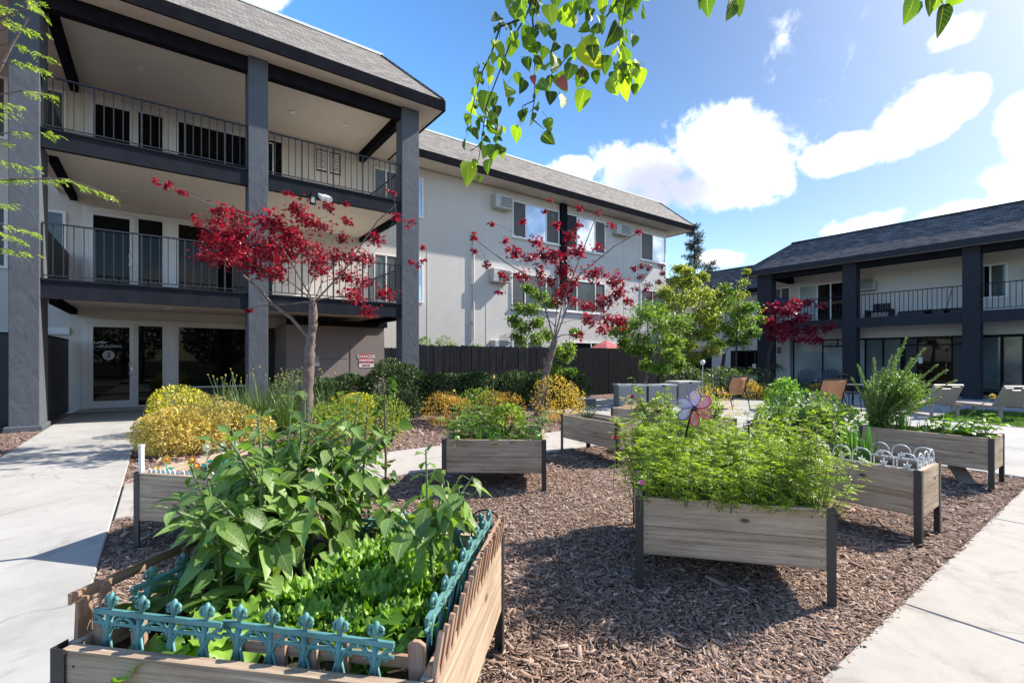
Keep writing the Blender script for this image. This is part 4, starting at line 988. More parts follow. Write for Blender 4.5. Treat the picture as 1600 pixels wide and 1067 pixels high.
B9, R9 = raised_bed('raised bed with a brightly sunlit long side behind the red rose', 1.77, 8.58, -41.3, .57, 1.27)

# ---------------------------------------------------------------- edging on the nearest bed
def teal_panel(label, loc, rz, n=4, p=.118, tilt=0):
    t = thing('edging_fence', label, 'edging fence', loc, rz, 'teal garden edging panels'); t.rotation_euler = (tilt, 0, rz)
    W = n * p; zr = .135
    b = MB(); b.box(0, W, -.007, .007, zr, zr + .017); b.box(0, W, -.005, .005, zr - .03, zr - .020); b.build('rail', M['teal'], t, bevel=.002)
    for i in range(n):
        x = (i + .5) * p; g = MB()
        pr = [(.004, 0), (.008, .004), (.007, .010), (.010, .016), (.0125, .027), (.011, .040), (.006, .050), (.001, .054)]
        g.lathe(pr, (x, 0, zr + .016), 10)
        for s in (-1, 1):
            g.tube([(x + s * (.012 + .011 * math.sin(a)), 0, zr + .030 + .012 - .012 * math.cos(a)) for a in np.linspace(0, 5.2, 12)], .0052, 6)
        g.build('finial', M['teal'], t, smooth=True)
        l = MB(); l.tube([(x, 0, zr), (x, 0, .08), (x, 0, -.02)], [.011, .008, .012], 8)
        for s in (-1, 1):
            l.tube([(x + s * p * .47 * (1 - math.cos(a)), 0, .035 + (zr - .04) * math.sin(a)) for a in np.linspace(0, PI / 2, 9)], .0062, 6)
            l.tube([(x + s * .006, 0, .085), (x + s * .02, 0, .035), (x + s * .038, 0, -.015)], .0045, 6)
            l.tube([(x + s * (.034 + .010 * math.cos(a)), 0, zr - .028 + .010 * math.sin(a)) for a in np.linspace(0, 5, 9)], .0035, 5)
        l.build('arch_brace', M['teal'], t, smooth=True)
    return t
ZS = .49
teal_panel('teal edging panel along the front of the nearest bed at its left corner', B1(.05, .075, ZS + .01), R1 - .03, 4, .118, -.12)
teal_panel('teal edging panel along the front of the nearest bed towards its right corner', B1(.50, .095, ZS), R1 - .05, 5, .114, -.08)
teal_panel('teal edging panel leaning along the left side of the nearest bed', B1(.08, .16, ZS + .05), R1 + 1.45, 4, .118, .25)
teal_panel('second teal edging panel, behind the tall leafy plants at the left side', B1(.12, .60, ZS + .03), R1 + 1.3, 4, .118, -.3)
teal_panel('teal edging panel at the back of the nearest bed left of the bean pole', B1(.42, 1.07, ZS), R1, 4, .118, .1)
teal_panel('teal edging panel at the back right corner of the nearest bed', B1(.80, 1.08, ZS), R1 + .05, 3, .118, .1)
teal_panel('teal edging panel seen end on along the right side, nearer half', B1(1.12, .16, ZS + .03), R1 + PI / 2, 4, .118, .12)
teal_panel('teal edging panel seen end on along the right side, farther half', B1(1.115, .63, ZS + .03), R1 + PI / 2 - .02, 4, .118, .12)
def picket_fence(label, loc, rz, xs, h, rails, tilt=0, w=.045, L=None):
    t = thing('picket_fence', label, 'picket fence', loc, rz, 'reddish wooden picket fences on the nearest bed'); t.rotation_euler = (tilt, 0, rz); L = L or max(xs) + w
    for x in xs:
        b = MB(); hh = h * random.uniform(.88, 1.06); sl = random.uniform(-.014, .014); q = random.uniform(.7, 1.15) * w
        b.prism([(x, -.04), (x + q, -.04), (x + q + sl, hh - .012), (x + q * .65 + sl, hh), (x + q * .3 + sl, hh), (x + sl, hh - .012)], -.008, .006); b.build('picket', M['picket'], t)
    for z0, x0, x1 in rails:
        b = MB(); b.box(x0, x1, .007, .021, z0, z0 + .035); b.build('rail', M['picket_u'], t)
    return t
picket_fence('row of reddish pickets and rails along the right side of the nearest bed', B1(1.185, .06, .53), R1 + PI / 2, [.0, .05, .115, .175, .235, .29, .35, .41, .47, .53, .59, .65, .72, .79, .86, .93, 1.0], .165, [(.03, 0, 1.04), (.11, .42, 1.05)], .16, .03)
picket_fence('few reddish pickets standing behind the front teal edging', B1(.03, .10, .52), R1, [.02, .155, .64, .76, .86, 1.08], .12, [(.03, .5, 1.1)])
picket_fence('grey brown pickets with a sloping rail at the left side of the nearest bed', B1(.012, .06, .53), R1 + PI / 2, [.0, .075, .40, .66, .92], .17, [(.14, 0, 1.0)], -.02, .04)
picket_fence('reddish pickets along the back of the nearest bed', B1(.25, 1.10, .50), R1, [.0, .09, .18, .27, .33, .40, .47, .54], .17, [(.06, 0, .6)])

# plants of the nearest bed
G1 = 'tall broad leaved plants in the nearest bed'
for lx, ly, h, ln in ((.24, .50, .56, (-.30, -.1)), (.28, .36, .48, (-.15, -.1)), (.34, .52, .66, (-.1, 0)), (.26, .72, .66, (-.25, .1)), (.36, .74, .74, (0, .05)), (.30, .92, .70, (-.1, .1)),
                      (.47, .88, .72, (.05, .1)), (.45, .62, .62, (.1, -.05)), (.22, .93, .60, (-.25, .1)), (.53, .78, .50, (.12, 0)), (.48, 1.02, .66, (.05, .15)), (.15, .80, .56, (-.38, .0)), (.16, .62, .50, (-.36, -.1)), (.40, .98, .72, (0, .1)), (.24, .60, .66, (-.1, 0)), (.36, .46, .50, (.1, -.1))):
    broadleaf('leafy_plant', 'tall leafy plant with pointed broad leaves crowding the left half of the nearest bed', B1(lx, ly), h * 1.10, M['big'], 10, .112, G1, lean=ln, droop=.38)
broadleaf('leafy_plant', 'lone leafy plant with drooping broad leaves near the right side of the nearest bed', B1(1.02, .60), .60, M['big'], 12, .115, G1, branches=4, lean=(.02, .06), droop=.9)
broadleaf('leafy_plant', 'short leafy plant at the back right corner of the nearest bed', B1(.98, .92), .34, M['big'], 6, .10, G1, branches=2)
G2 = 'lettuces in the nearest bed'
for lx, ly, r in ((.92, .20, .11), (1.03, .44, .12), (.54, .30, .12), (.60, .44, .19), (.76, .50, .20), (.70, .66, .21), (.86, .42, .18), (.60, .60, .19), (.84, .74, .19), (.72, .82, .20), (.92, .56, .17), (.66, .30, .16), (.98, .78, .17), (.80, .30, .15), (.48, .42, .15), (.95, .36, .14), (.60, .80, .18), (.86, .92, .17), (.72, .98, .17)):
    rosette('lettuce', 'crinkly bright green lettuce in the middle of the nearest bed', B1(lx, ly, .49), r * .66, M['lettuce'], 40, G2, ruffle=.17, up=1.1)
rosette('lettuce', 'yellow green loose leaved lettuce hanging over the front board of the nearest bed', B1(.36, .14, .51), .15, M['lettuce'], 10, ruffle=.07, up=.45)
rosette('lettuce', 'small lettuce between the teal edging and the tall plants', B1(.46, .26, .50), .13, M['lettuce'], 12)
umbrella_leaf('seedling', 'small green seedling by the right pickets of the nearest bed', B1(.98, .22), .12, M['lettuce'], 6, .06, .08)
for lx, ly in ((.18, .22), (.10, .34), (.32, .24), (.10, .52), (.24, .40)): umbrella_leaf('seedling', 'low broad leaved seedling in the front left corner of the nearest bed', B1(lx, ly, .5), .15, M['big'], 7, .085, .10, 'seedlings in the front left corner', W=.6)
# climbing bean on a pole
t = thing('climbing_bean', 'slender bean vine climbing a pole at the back of the nearest bed', 'vine', B1(.62, 1.03, .49))
s = MB(); s.tube([(0, 0, -.03), (.005, 0, .45), (0, .01, .84)], [.007, .006, .005], 7); s.build('pole', M['stem_brown'], t)
n = 150; u = rng.random(n); a = u * 26 + rng.normal(0, .5, n); P = np.stack([np.cos(a) * .014, np.sin(a) * .014, u * .86], 1); D = np.stack([np.cos(a), np.sin(a), rng.normal(-.1, .4, n)], 1)
f = FA(); l = rng.uniform(.022, .045, n); f.leaves(P + D * .02, D, np.tile(UPV, (n, 1)) + rng.normal(0, .4, (n, 3)), l, l * .75, HE, .2, .3); f.build('leaves', M['green'], t)
k = 12; P = np.stack([rng.normal(0, .05, k), rng.normal(0, .03, k), rng.uniform(.1, .85, k)], 1); f = FA(); f.leaves(P, unit(k) - UPV * .3, unit(k) + UPV, .075, .06, HE, .2, .3); f.build('broad_leaves', M['lettuce'], t, smooth=True)
s = FA(); zz = np.linspace(0, .86, 60); s.tube(np.stack([np.cos(zz * 28) * .012, np.sin(zz * 28) * .012, zz], 1), .002, 4); s.build('stem', M['stem'], t)
for lx, ly in ((1.03, 1.1), (.92, 1.12)):       # dark hoop behind the back edging
    pass
t = thing('wire_hoop_edging', 'black wire hoops standing behind the teal edging at the back right', 'edging fence', B1(.80, 1.12, .52), R1)
b = MB()
for i in range(3): b.tube([(.07 + i * .12 + .075 * math.cos(a), 0, .10 + .075 * math.sin(a) if a > 0 else .0) for a in np.linspace(0, PI, 14)] , .004, 6)
b.build('hoops', M['frame_black'], t)
for i in range(4):
    b = MB(); b.tube([(.0 + i * .12, 0, -.04), (.0 + i * .12, 0, .10)], .004, 6); b.build('peg', M['frame_black'], t)

pm = B1(.47, 1.10, .5); t = thing('plant_marker', 'white plastic plant marker on a grey stake behind the tall leafy plants', 'plant marker', pm, R1 - .2)
b = MB(); b.prism([(-.05, .24), (.05, .22), (.06, .36), (-.02, .40)], -.003, .003); b.build('plate', M['white_plastic'], t); b = MB(); b.bar((.03, .008, -.04), (.03, .008, .36), .014, .008, (0, 1, 0)); b.build('stake', M['resin_grey'], t)
# ---------------------------------------------------------------- bed by the walkway
t = thing('white_post', 'short square white post on the corner of the bed by the walkway', 'post', B2(.035, .035, .565), R2)
part('shaft', M['white_plastic'], t, [(-.014, .014, -.014, .014, 0, .20)], False, .002); part('cap', M['white_plastic'], t, [(-.017, .017, -.017, .017, .20, .215)], False, .002)
def daisy(label, loc, r, h, pm, cm, group=None, name='toy_sunflower', cat='garden ornament', face=(0, -1, .25), npet=12, leafm='minty', rz=0):
    t = thing(name, label, cat, loc, rz, group)
    F = Vector(face).normalized(); a = F.cross(Vector((0, 0, 1))).normalized(); u = a.cross(F)
    b = MB(); b.tube([(0, 0, -.05), (0, 0, h * .5), (0, 0, h - r * .2)], .004, 6); b.build('stem', M[leafm], t)
    th = np.arange(npet) * 2 * PI / npet; A = np.array(a); U_ = np.array(u); D = np.cos(th)[:, None] * A + np.sin(th)[:, None] * U_
    c = np.array([0, 0, h]); f = FA(); f.leaves(c + D * r * .3, D, np.tile(np.array(F), (npet, 1)), r * .72, r * .44, OV, .15, .1); f.build('petals', M[pm], t, smooth=True)
    b = MB(); p = Vector((0, 0, h)); b.tube([p - F * .006, p + F * .004, p + F * .011], [r * .40, r * .38, r * .16], 14); b.build('centre', M[cm], t)
    f = FA(); f.leaves(np.array([[0, 0, h * .25], [0, 0, h * .4]]), np.array([A * 1 + UPV * .3, -A + UPV * .3]), np.array([np.array(F)] * 2), .06, .03, OV, .1, .2); f.build('leaves', M[leafm], t)
    return t
cdir = (-FW[0], -FW[1], .2)
GS = 'toy sunflowers in the bed by the walkway'
daisy('large toy sunflower with orange yellow petals nearest the white post', B2(.20, .10, .52), .040, .135, 'petal_yellow', 'petal_orange', GS, face=cdir)
daisy('tiny yellow toy flower between the white post and the large sunflower', B2(.10, .10, .52), .022, .065, 'petal_yellow', 'petal_yellow', GS, face=cdir)
daisy('orange toy sunflower half hidden by the tall leaves', B2(.42, .12, .52), .038, .14, 'petal_orange', 'petal_yellow', GS, face=cdir)
daisy('second orange toy sunflower, lower, behind the tall leaves', B2(.48, .10, .52), .034, .10, 'petal_orange', 'petal_yellow', GS, face=cdir)
daisy('cream round toy flower, left of three in the bed by the walkway', B2(.38, .30, .52), .043, .205, 'petal_cream', 'petal_cream', GS, face=cdir)
daisy('cream round toy flower, middle one of three', B2(.50, .32, .52), .043, .215, 'petal_cream', 'petal_cream', GS, face=cdir)
daisy('cream round toy flower, right one of three', B2(.62, .34, .52), .043, .22, 'petal_cream', 'petal_cream', GS, face=cdir)
t = thing('edging_fence', 'low white and mint toy picket edging below the toy sunflowers', 'edging fence', B2(.06, .07, .52), R2)
b = MB()
for i in range(14): b.prism([(i * .045, -.02), (i * .045 + .03, -.02), (i * .045 + .03, .055), (i * .045 + .015, .07), (i * .045, .055)], -.004, .004)
b.build('pickets', M['white_plastic'], t); b = MB(); b.box(0, .62, .005, .011, .02, .035); b.build('rail', M['minty'], t)
for i, (lx, ly) in enumerate(((.3, .6), (.6, .7), (.85, .5), (.9, .8))): rosette('leafy_vegetable', 'low leafy vegetable in the bed by the walkway', B2(lx, ly, .5), .12, M['green'], 12, 'vegetables in the bed by the walkway')

# ---------------------------------------------------------------- tomato bed
GT = 'tomato plants in the bed beside the garden path'
for lx, ly, h in ((.10, .12, .30), (.22, .28, .36), (.06, .40, .30), (.30, .52, .38), (.16, .70, .40), (.40, .80, .42)):
    feathery('tomato_plant', 'bushy tomato plant at the left of the bed beside the garden path', B3(lx, ly), h, 5, M['tomato'], .13, group=GT, Lf=.10, nl=7, ll=.05, lw=.42, lean=(-.15, -.25))
for lx, ly, h in ((.96, .16, .28), (1.02, .40, .32), (.88, .55, .34)):
    feathery('tomato_plant', 'tomato plant at the right corner of the bed beside the garden path', B3(lx, ly), h, 5, M['tomato'], .12, group=GT, Lf=.09, nl=7, ll=.045, lw=.42, lean=(.12, -.1))
feathery('trailing_plant', 'grey green trailing plant spilling over the right end of the tomato bed', B3(1.10, .22, .55), -.34, 6, M['tomato'], .12, Lf=.05, nl=5, ll=.035, lw=.5, lean=(-.12, 0), bare=0, dens=-.03) if False else None
for i in range(3): blades('onion', 'thin pale onion leaves in the middle of the tomato bed', B3(.42 + i * .09, .18 + .05 * i), 26, .27, M['onion'], .35, .008, group='onions in the tomato bed')
shrub('leafy_plant', 'bushy brown tinged plant in the centre of the tomato bed', B3(.66, .55, .48), .20, .20, .46, 900, .05, .6, M['lime'], 'plant', lump=.3, mats2=None)
umbrella_leaf('squash_plant', 'low grey green leaves along the front of the tomato bed', B3(.66, .14), .10, M['green'], 16, .05, .2)
t = thing('tomato', 'pale green tomato hanging at the front left of the tomato bed', 'tomato', B3(.17, -.01, .585)); b = MB(); b.lathe([(.001, -.03), (.022, -.022), (.031, 0), (.024, .02), (.005, .027)], (0, 0, 0), 14); b.build('fruit', M['tomato_fruit'], t, smooth=True)
b = MB(); b.tube([(0, 0, .024), (.01, .02, .06)], .003, 5); b.build('stalk', M['stem'], t)
t = thing('tomato', 'green tomato at the right corner of the tomato bed', 'tomato', B3(1.05, .06, .60)); b = MB(); b.lathe([(.001, -.025), (.018, -.018), (.026, 0), (.02, .017), (.004, .023)], (0, 0, 0), 14); b.build('fruit', M['tomato_fruit'], t, smooth=True)
b = MB(); b.tube([(0, 0, .02), (-.01, .02, .05)], .003, 5); b.build('stalk', M['stem'], t)
for q, lab in (((.30, .95), 'long bare twig leaning left above the tomato bed'), ((.45, 1.0), 'knobbly upright twig above the tomato bed')):
    t = thing('dry_twig', lab, 'twig', B3(*q)); f = FA(); hgt = .55 if 'left' in lab else .72; dx = -.35 if 'left' in lab else .06
    f.tube([(0, 0, 0), (dx * .45, 0, hgt * .5), (dx, .02, hgt)], [.008, .006, .004], 5); f.tube([(dx * .45, 0, hgt * .5), (dx * .45 + .09, 0, hgt * .7)], [.005, .003], 5); f.build('stem', M['stem_brown'], t)
    f = FA(); k = 8; f.leaves(np.tile(np.array([dx, .02, hgt]), (k, 1)), unit(k), unit(k), .03, .015, 'rhomb'); f.build('tip', M['gold_pale'], t)
shrub('herb', 'small grey green herb cushion in the narrow bare bed', B4(.35, .25, .48), .13, .13, .2, 500, .03, .4, M['treedark'], 'herb')
b_ = thing('timber_edge', 'thick timber offcut lying on the narrow bare bed', 'timber', B4(.62, .12, .50), R4); part('beam', M['bed_brown'], b_, [(0, .55, 0, .07, 0, .10)], False, .004)
part('cleat', M['bed'], b_, [(.02, .08, .071, .10, .0, .08)], False)

# ---------------------------------------------------------------- feathery flower bed
GC = 'feathery flower plants in the pinwheel bed'
for i in range(7):
    for j in range(5):
        lx, ly = .09 + i * .16 + rng.normal(0, .02), .08 + j * .25 + rng.normal(0, .03); h = rng.uniform(.30, .42) + .17 * (j / 4) - (.05 if i in (2, 3) and j < 2 else 0)
        feathery('feathery_flower_plant', 'bright green feathery leaved flower plant filling the pinwheel bed', B5(lx, ly), h, 9, M['cosmos'], .13, group=GC, lean=(rng.normal(0, .1), -.12 if j == 0 else 0), dens=.022)
for lx, ly, h in ((1.06, .10, .58), (1.12, .30, .62), (1.02, .25, .58)):
    feathery('feathery_flower_plant', 'taller feathery plant leaning out over the right end of the pinwheel bed', B5(lx, ly), h, 5, M['cosmos'], .08, group=GC, stem_m=M['stem_brown'], lean=(.12, .02), bare=.2)
for lx in (.52, .66, .80):
    feathery('feathery_flower_plant', 'feathery tuft drooping over the front board of the pinwheel bed', B5(lx, .05, .53), .07, 5, M['cosmos'], .05, group='feathery tufts drooping over the front board', lean=(.1, -1.4), bare=0, dens=.012)
def bloom(label, loc, r, m, h=.2, name='flower', cat='flower', lay=3):
    t = thing(name, label, cat, loc); f = FA()
    for q in range(lay):
        k = 9; th = np.arange(k) * 2 * PI / k + q * .35; e = .15 + q * .6; D = np.stack([np.cos(th), np.sin(th), np.full(k, e)], 1); f.leaves(np.zeros((k, 3)) + UPV * q * .003, D, np.tile(UPV, (k, 1)) - D * .3, r * (1 - q * .18), r * .75, OV, .2, -.2)
    f.build('petals', M[m], t, smooth=True)
    s = FA(); s.tube([(0, 0, 0), (.01, .01, -h * .5), (0, .02, -h)], .0028, 5); s.build('stem', M['stem'], t); return t
bloom('pink flower at the front left corner of the pinwheel bed', at(1003, 757, 3.03), .035, 'pink', .2)
bloom('dark red flower peeping over the right of the pinwheel bed', at(1255, 674, 3.3), .03, 'rose', .45)
bloom('dark red flower at the left edge of the pinwheel bed', at(961, 686, 3.35), .03, 'rose', .35)
# rose bush
t = thing('rose_bush', 'lanky light green rose bush rising behind the pinwheel bed', 'rose bush', B5(.22, 1.1)); o3 = np.array(t.location)
f = FA(); s = FA()
for px, py in ((990, 590), (1000, 610), (1030, 622), (1040, 605), (985, 615), (1010, 640), (992, 600), (1020, 630)):
    e = at(px, py, 4.15) - o3; s.tube([(0, 0, 0), e * [.5, .5, .6] + rng.normal(0, .01, 3), e], [.005, .004, .002], 5)
    k = 10; uu = rng.uniform(.45, 1, k)[:, None]; frond_cloud(f, e * uu * np.array([1, 1, 1]), unit(k) + UPV * .2, rng.uniform(.04, .07, k), 5, .034, .6, prof=OV)
f.build('leaves', M['lime'], t); s.build('stems', M['stem'], t)
bloom('deep red rose on the lanky rose bush', at(988, 622, 4.05), .034, 'rose', .12, 'rose', 'flower', 4)
# pinwheel
pc = at(1086, 638, 3.35); pt = thing('pinwheel', 'pinwheel ornament of six pink, red and lilac wire petals on a dark stake', 'pinwheel', (pc[0], pc[1], .5), YAW)
hz = pc[2] - .5
b = MB(); b.tube([(-.015, .012, hz), (-.05, .03, hz - .17), (-.10, .05, -.05)], .006, 7); b.build('stake', M['frame_black'], pt)
b = MB(); b.lathe([(.001, -.02), (.014, -.014), (.018, 0), (.014, .014), (.001, .02)], (0, 0, hz), 12); b.build('hub', M['black_ink'], pt, smooth=True)
for k, (ang, fm, wm) in enumerate(((92, 'film_mauve', 'wire_violet'), (35, 'film_pink', 'wire_red'), (-25, 'film_red', 'wire_red'), (-88, 'film_pink', 'wire_red'), (-150, 'film_lilac', 'wire_violet'), (155, 'film_lilac', 'wire_violet'))):
    c, s_ = math.cos(math.radians(ang)), math.sin(math.radians(ang)); ring = []; tw = .35
    for q in np.linspace(0, 2 * PI, 25):
        rr = .072 - .058 * math.cos(q); ww = .036 * math.sin(q) * (.72 + .5 * (rr / .13)); ring.append((c * rr - s_ * ww, ww * tw + .004 * k, hz + s_ * rr + c * ww))
    w_ = MB(); w_.tube(ring, .0046, 6, cap=False); w_ = w_.build('petal_wire', M[wm], pt)
    fl = MB(); cx = tuple(np.mean(ring[:-1], 0)); fl.raw([cx] + ring[:-1], [(0, i + 1, (i + 1) % 24 + 1) for i in range(24)]); fl.build('petal_film', M[fm], w_)
# dark metal flower
mc = at(1170, 664, 3.4); t = thing('metal_flower', 'dark burgundy metal flower ornament among the feathery leaves', 'garden ornament', (mc[0], mc[1], .5))
f = FA()
for q in range(3):
    k = 12; th = np.arange(k) * 2 * PI / k + q * .26; D = np.stack([np.cos(th), np.sin(th), np.full(k, -.1 + q * .35)], 1); f.leaves(np.zeros((k, 3)) + UPV * (mc[2] - .5 + q * .008), D, np.tile(UPV, (k, 1)), .052 - q * .008, .016, OV, .3, .1)
f.build('petals', plain('burgundy_metal', (.035, .008, .014), .4, .2, 20), t); s = FA(); s.tube([(0, 0, -.03), (0, 0, mc[2] - .5)], .005, 6); s.build('stem', M['frame_black'], t)
t = thing('drip_hose', 'thin black drip hose trailing from the right post of the pinwheel bed', 'hose', B5(1.15, .0, .0)); s = FA(); s.tube([(0, .0, .53), (.06, .05, .50), (.16, .12, .47), (.3, .2, .49), (.4, .4, .3), (.42, .6, .02)], .008, 7); s.build('tube', M['blackplastic'], t, smooth=True)
f_ = MB(); f_.lathe([(.012, -.01), (.012, .012)], (0, 0, .53), 8); f_.build('clip', M['blackplastic'], t)

# ---------------------------------------------------------------- white arched edging bed and its plants
def arch_panel(label, loc, rz, n, p=.155, h=.15, tilt=0):
    t = thing('edging_fence', label, 'edging fence', loc, rz, 'white arched edging panels'); t.rotation_euler = (tilt, 0, rz)
    b = MB(); b.box(0, n * p, -.005, .005, .018, .034); b.build('rail', M['white_plastic'], t)
    for i in range(n):
        x = (i + .5) * p; g = MB(); r = p * .43
        g.tube([(x - r, 0, -.02)] + [(x - r * math.cos(a), 0, h - r + r * math.sin(a)) for a in np.linspace(0, PI, 14)] + [(x + r, 0, -.02)], .0056, 7); g.build('arch', M['white_plastic'], t, smooth=True)
        g = MB()
        for k in range(3):
            aa = PI / 2 + (k - 1) * .9; g.tube([(x, 0, .035), (x + .02 * math.cos(aa), 0, .035 + .03 * math.sin(aa)), (x + .032 * math.cos(aa), 0, .035 + .052 * math.sin(aa))], [.006, .009, .003], 7)
        g.build('fleuron', M['white_plastic'], t, smooth=True)
    return t
arch_panel('white arched edging along the front of its narrow bed, nearest the corner post', B6(.78, .045, .535), R6, 3)
arch_panel('white arched edging along the front of its narrow bed, farther stretch', B6(.32, .05, .535), R6, 3)
arch_panel('white arched edging along the back of its narrow bed, nearest the corner', B6(.78, .50, .535), R6, 3)
arch_panel('white arched edging along the back of its narrow bed, behind the strap leaves', B6(.33, .50, .535), R6, 3)
arch_panel('short white arched edging closing the end of its narrow bed', B6(1.23, .06, .535), R6 + PI / 2, 3)
for i, (lx, ly) in enumerate(((.72, .28), (.62, .22), (.80, .38))): blades('onion', 'clump of upright green onion leaves in the bed with white arches', B6(lx, ly), 34, .36, M['onion'], .22, .012, group='onion clumps in the bed with white arches')
for lx, ly, h in ((.08, .15, .50), (.22, .35, .58), (.38, .25, .54), (.48, .42, .46), (.10, .42, .52), (.30, .12, .44)):
    shrub('leafy_vegetable', 'bushy dark green leafy vegetable at the far end of the bed with white arches', B6(lx, ly, .48), .17, .17, h, 420, .055, .62, M['green'], 'plant', 'leafy vegetables in the bed with white arches', OV, .3)
# far right bed
for i, (lx, ly) in enumerate(((.42, .25), (.36, .35))): blades('onion', 'upright onion clump in the far right narrow bed', B7(lx, ly), 30, .30, M['onion'], .2, .012, group='onion clumps in the far right narrow bed')
for lx, ly, h in ((.62, .2, .14), (.74, .35, .22), (.86, .2, .16), (1.0, .3, .2), (1.12, .2, .17), (1.15, .42, .34), (.9, .45, .2)):
    umbrella_leaf('strawberry_plant', 'low strawberry like plant with round light green leaves in the far right narrow bed', B7(lx, ly), h, M['lettuce'], 12, .07, .14, 'strawberry plants in the far right bed')
t = thing('allium', 'single leek stalk with a pale round flower head leaning in the far right bed', 'plant', B7(.80, .25, .5)); e = at(1551, 619, 5.6) - np.array(t.location)
s = FA(); s.tube([(0, 0, 0), e * .5 + [0, 0, .02], e], [.008, .007, .004], 7); s.build('stalk', M['tomato'], t); k = 120; d = unit(k); f = FA(); f.leaves(e + d * .008, d, unit(k), .026, .011, 'rhomb'); f.build('flower_head', M['gold_pale'], t)
for lx, h in ((.66, .22), (.78, .26), (.56, .2)): blades('leek', 'few stiff blue green leek leaves in the far right bed', B7(lx, .3), 5, h * 1.3, M['onion'], .25, .014, group='leeks in the far right bed')
# tall spiky plant
am = B7(.10, .30, .48); t = thing('spiky_plant', 'tall bushy plant with long pale green flower spikes', 'plant', am); f = FA(); s = FA(); o3 = np.array(am)
tips = [(1417, 528, 0, 1), (1340, 570, 0, .8), (1352, 600, .2, .7), (1365, 560, -.1, .7), (1395, 555, .1, .7), (1435, 560, .1, .7), (1480, 578, 0, .5), (1495, 594, 0, .35), (1445, 545, -.1, .6), (1380, 575, .2, .8), (1465, 570, .2, .6), (1425, 560, .2, .8), (1405, 545, -.2, .8), (1350, 615, .1, .7), (1455, 600, .1, .7), (1330, 590, 0, .5), (1440, 585, .3, .8), (1375, 610, -.2, .8), (1410, 590, .3, .9), (1470, 620, 0, .6)] + [(rng.uniform(1350, 1460), rng.uniform(590, 645), rng.uniform(-.35, .35), .45) for _ in range(26)]
for px, py, dz, den in tips:
    e = at(px, py, 6.15 + dz) - o3; c = e * np.array([.45, .45, .62]) + rng.normal(0, .02, 3); u = np.linspace(0, 1, 10)[:, None]; pts = 2 * u * (1 - u) * c + u * u * e; s.tube(pts, np.linspace(.006, .002, 10), 5)
    n = int(520 * den + 60); uu = rng.uniform(.08, 1, n)[:, None]; P = 2 * uu * (1 - uu) * c + uu * uu * e + unit(n) * rng.random((n, 1)) * .075 * (1.05 - uu); l = rng.uniform(.02, .05, n) * (1.15 - .75 * uu[:, 0])
    f.leaves(P, nrm(unit(n) + UPV * .3), unit(n) + UPV, l, l * .42, 'rhomb', .2, .2)
    n = int(260); uu = rng.uniform(.45, 1, n)[:, None]; P = 2 * uu * (1 - uu) * c + uu * uu * e; f.leaves(P, nrm(unit(n) + UPV * .6), unit(n), .022, .009, 'rhomb', mi=1)
cb = at(1402, 612, 6.15) - o3; n = 4200; d = unit(n); P = cb + d * (1 - .6 * rng.random(n) ** 1.5)[:, None] * np.array([.27, .27, .24]) * (1 + .25 * np.sin(d[:, :1] * 7 + d[:, 2:] * 5)); P = P[P[:, 2] > 0]; n = len(P)
f.leaves(P, nrm(unit(n) + UPV * .7), unit(n) + UPV, rng.uniform(.025, .05, n), .016, 'rhomb', .2, .2)
f.build('leaves', [M['tomato'], M['spike']], t); s.build('stems', M['stem'], t)
t = thing('leaning_board', 'loose brown board propped under the far right bed', 'board', B7(.82, .1, 0), R7); b = MB(); b.bar((0, .25, .28), (.22, .02, .0), .16, .025); b.build('plank', M['bed_brown'], t); b = MB(); b.bar((.02, .20, .235), (.14, .08, .105), .02, .02); b.build('batten', M['bed_brown'], t)
# hidden beds
for lx, ly in ((.5, .3), (.8, .3), (1.05, .3)): rosette('lettuce', 'bright lettuce in the brownish bed behind the pinwheel', B8(lx, ly, .5), .15, M['lettuce'], 14, 'lettuces in the brownish bed')
for lx, ly in ((.2, .3), (1.1, .25)): shrub('leafy_plant', 'bushy green plant in the brownish bed behind the pinwheel', B8(lx, ly, .48), .2, .2, .35, 400, .05, .6, M['lime'], 'plant', 'bushy plants in the brownish bed')
feathery('feathery_plant', 'pale silvery plant in the bed with the sunlit long side', B9(.3, .3), .3, 7, M['gold_pale'], .15)
t = thing('plant_crate', 'small black plastic crate on the brownish bed', 'crate', B8(1.05, -.02, .50), R8); b = MB()
for q in ((0, .22, 0, .012), (0, .22, .14, .152), (0, .012, .012, .14), (.208, .22, .012, .14)): b.box(*q, 0, .14)
b.build('walls', M['blackplastic'], t); b = MB(); b.box(.012, .208, .012, .14, .01, .09); b.build('soil', M['soil'], t)
# ================================================================ shrubs between path and building
def px_loc(px, Z): q = at(px, HOR, Z); return (q[0], q[1], -.02)
GH = 'dark green rounded hedge shrubs'
for px, Z, rx, h in ((505, 12.0, .60, 1.02), (548, 12.6, .62, 1.12), (598, 12.9, .66, 1.26), (645, 13.2, .62, 1.24), (690, 13.3, .66, 1.22), (742, 13.6, .68, 1.26), (795, 13.9, .66, 1.20), (845, 14.3, .66, 1.2), (885, 14.6, .55, 1.05)):
    shrub('hedge_shrub', 'dark glossy rounded shrub in the hedge before the black fence and brown closet', px_loc(px, Z), rx, rx * .9, h, 4200, .08, .5, M['hedge'], 'hedge', GH, lump=.3)
shrub('hedge_shrub', 'smaller yellow tinged dark shrub standing before the hedge', px_loc(627, 11.2), .48, .45, .92, 1700, .07, .48, M['hedge'], 'hedge', lump=.35)
shrub('hedge_shrub', 'low olive shrub behind the strap leaves and the nearer maple', px_loc(455, 11.6), .55, .5, 1.0, 1500, .07, .45, M['treedark'], 'hedge', lump=.3)
shrub('golden_shrub', 'large clipped cream and gold shrub beside the walkway', px_loc(284, 7.55), .58, .54, .70, 8000, .048, .55, M['gold_pale'], group='golden shrubs', lump=.35)
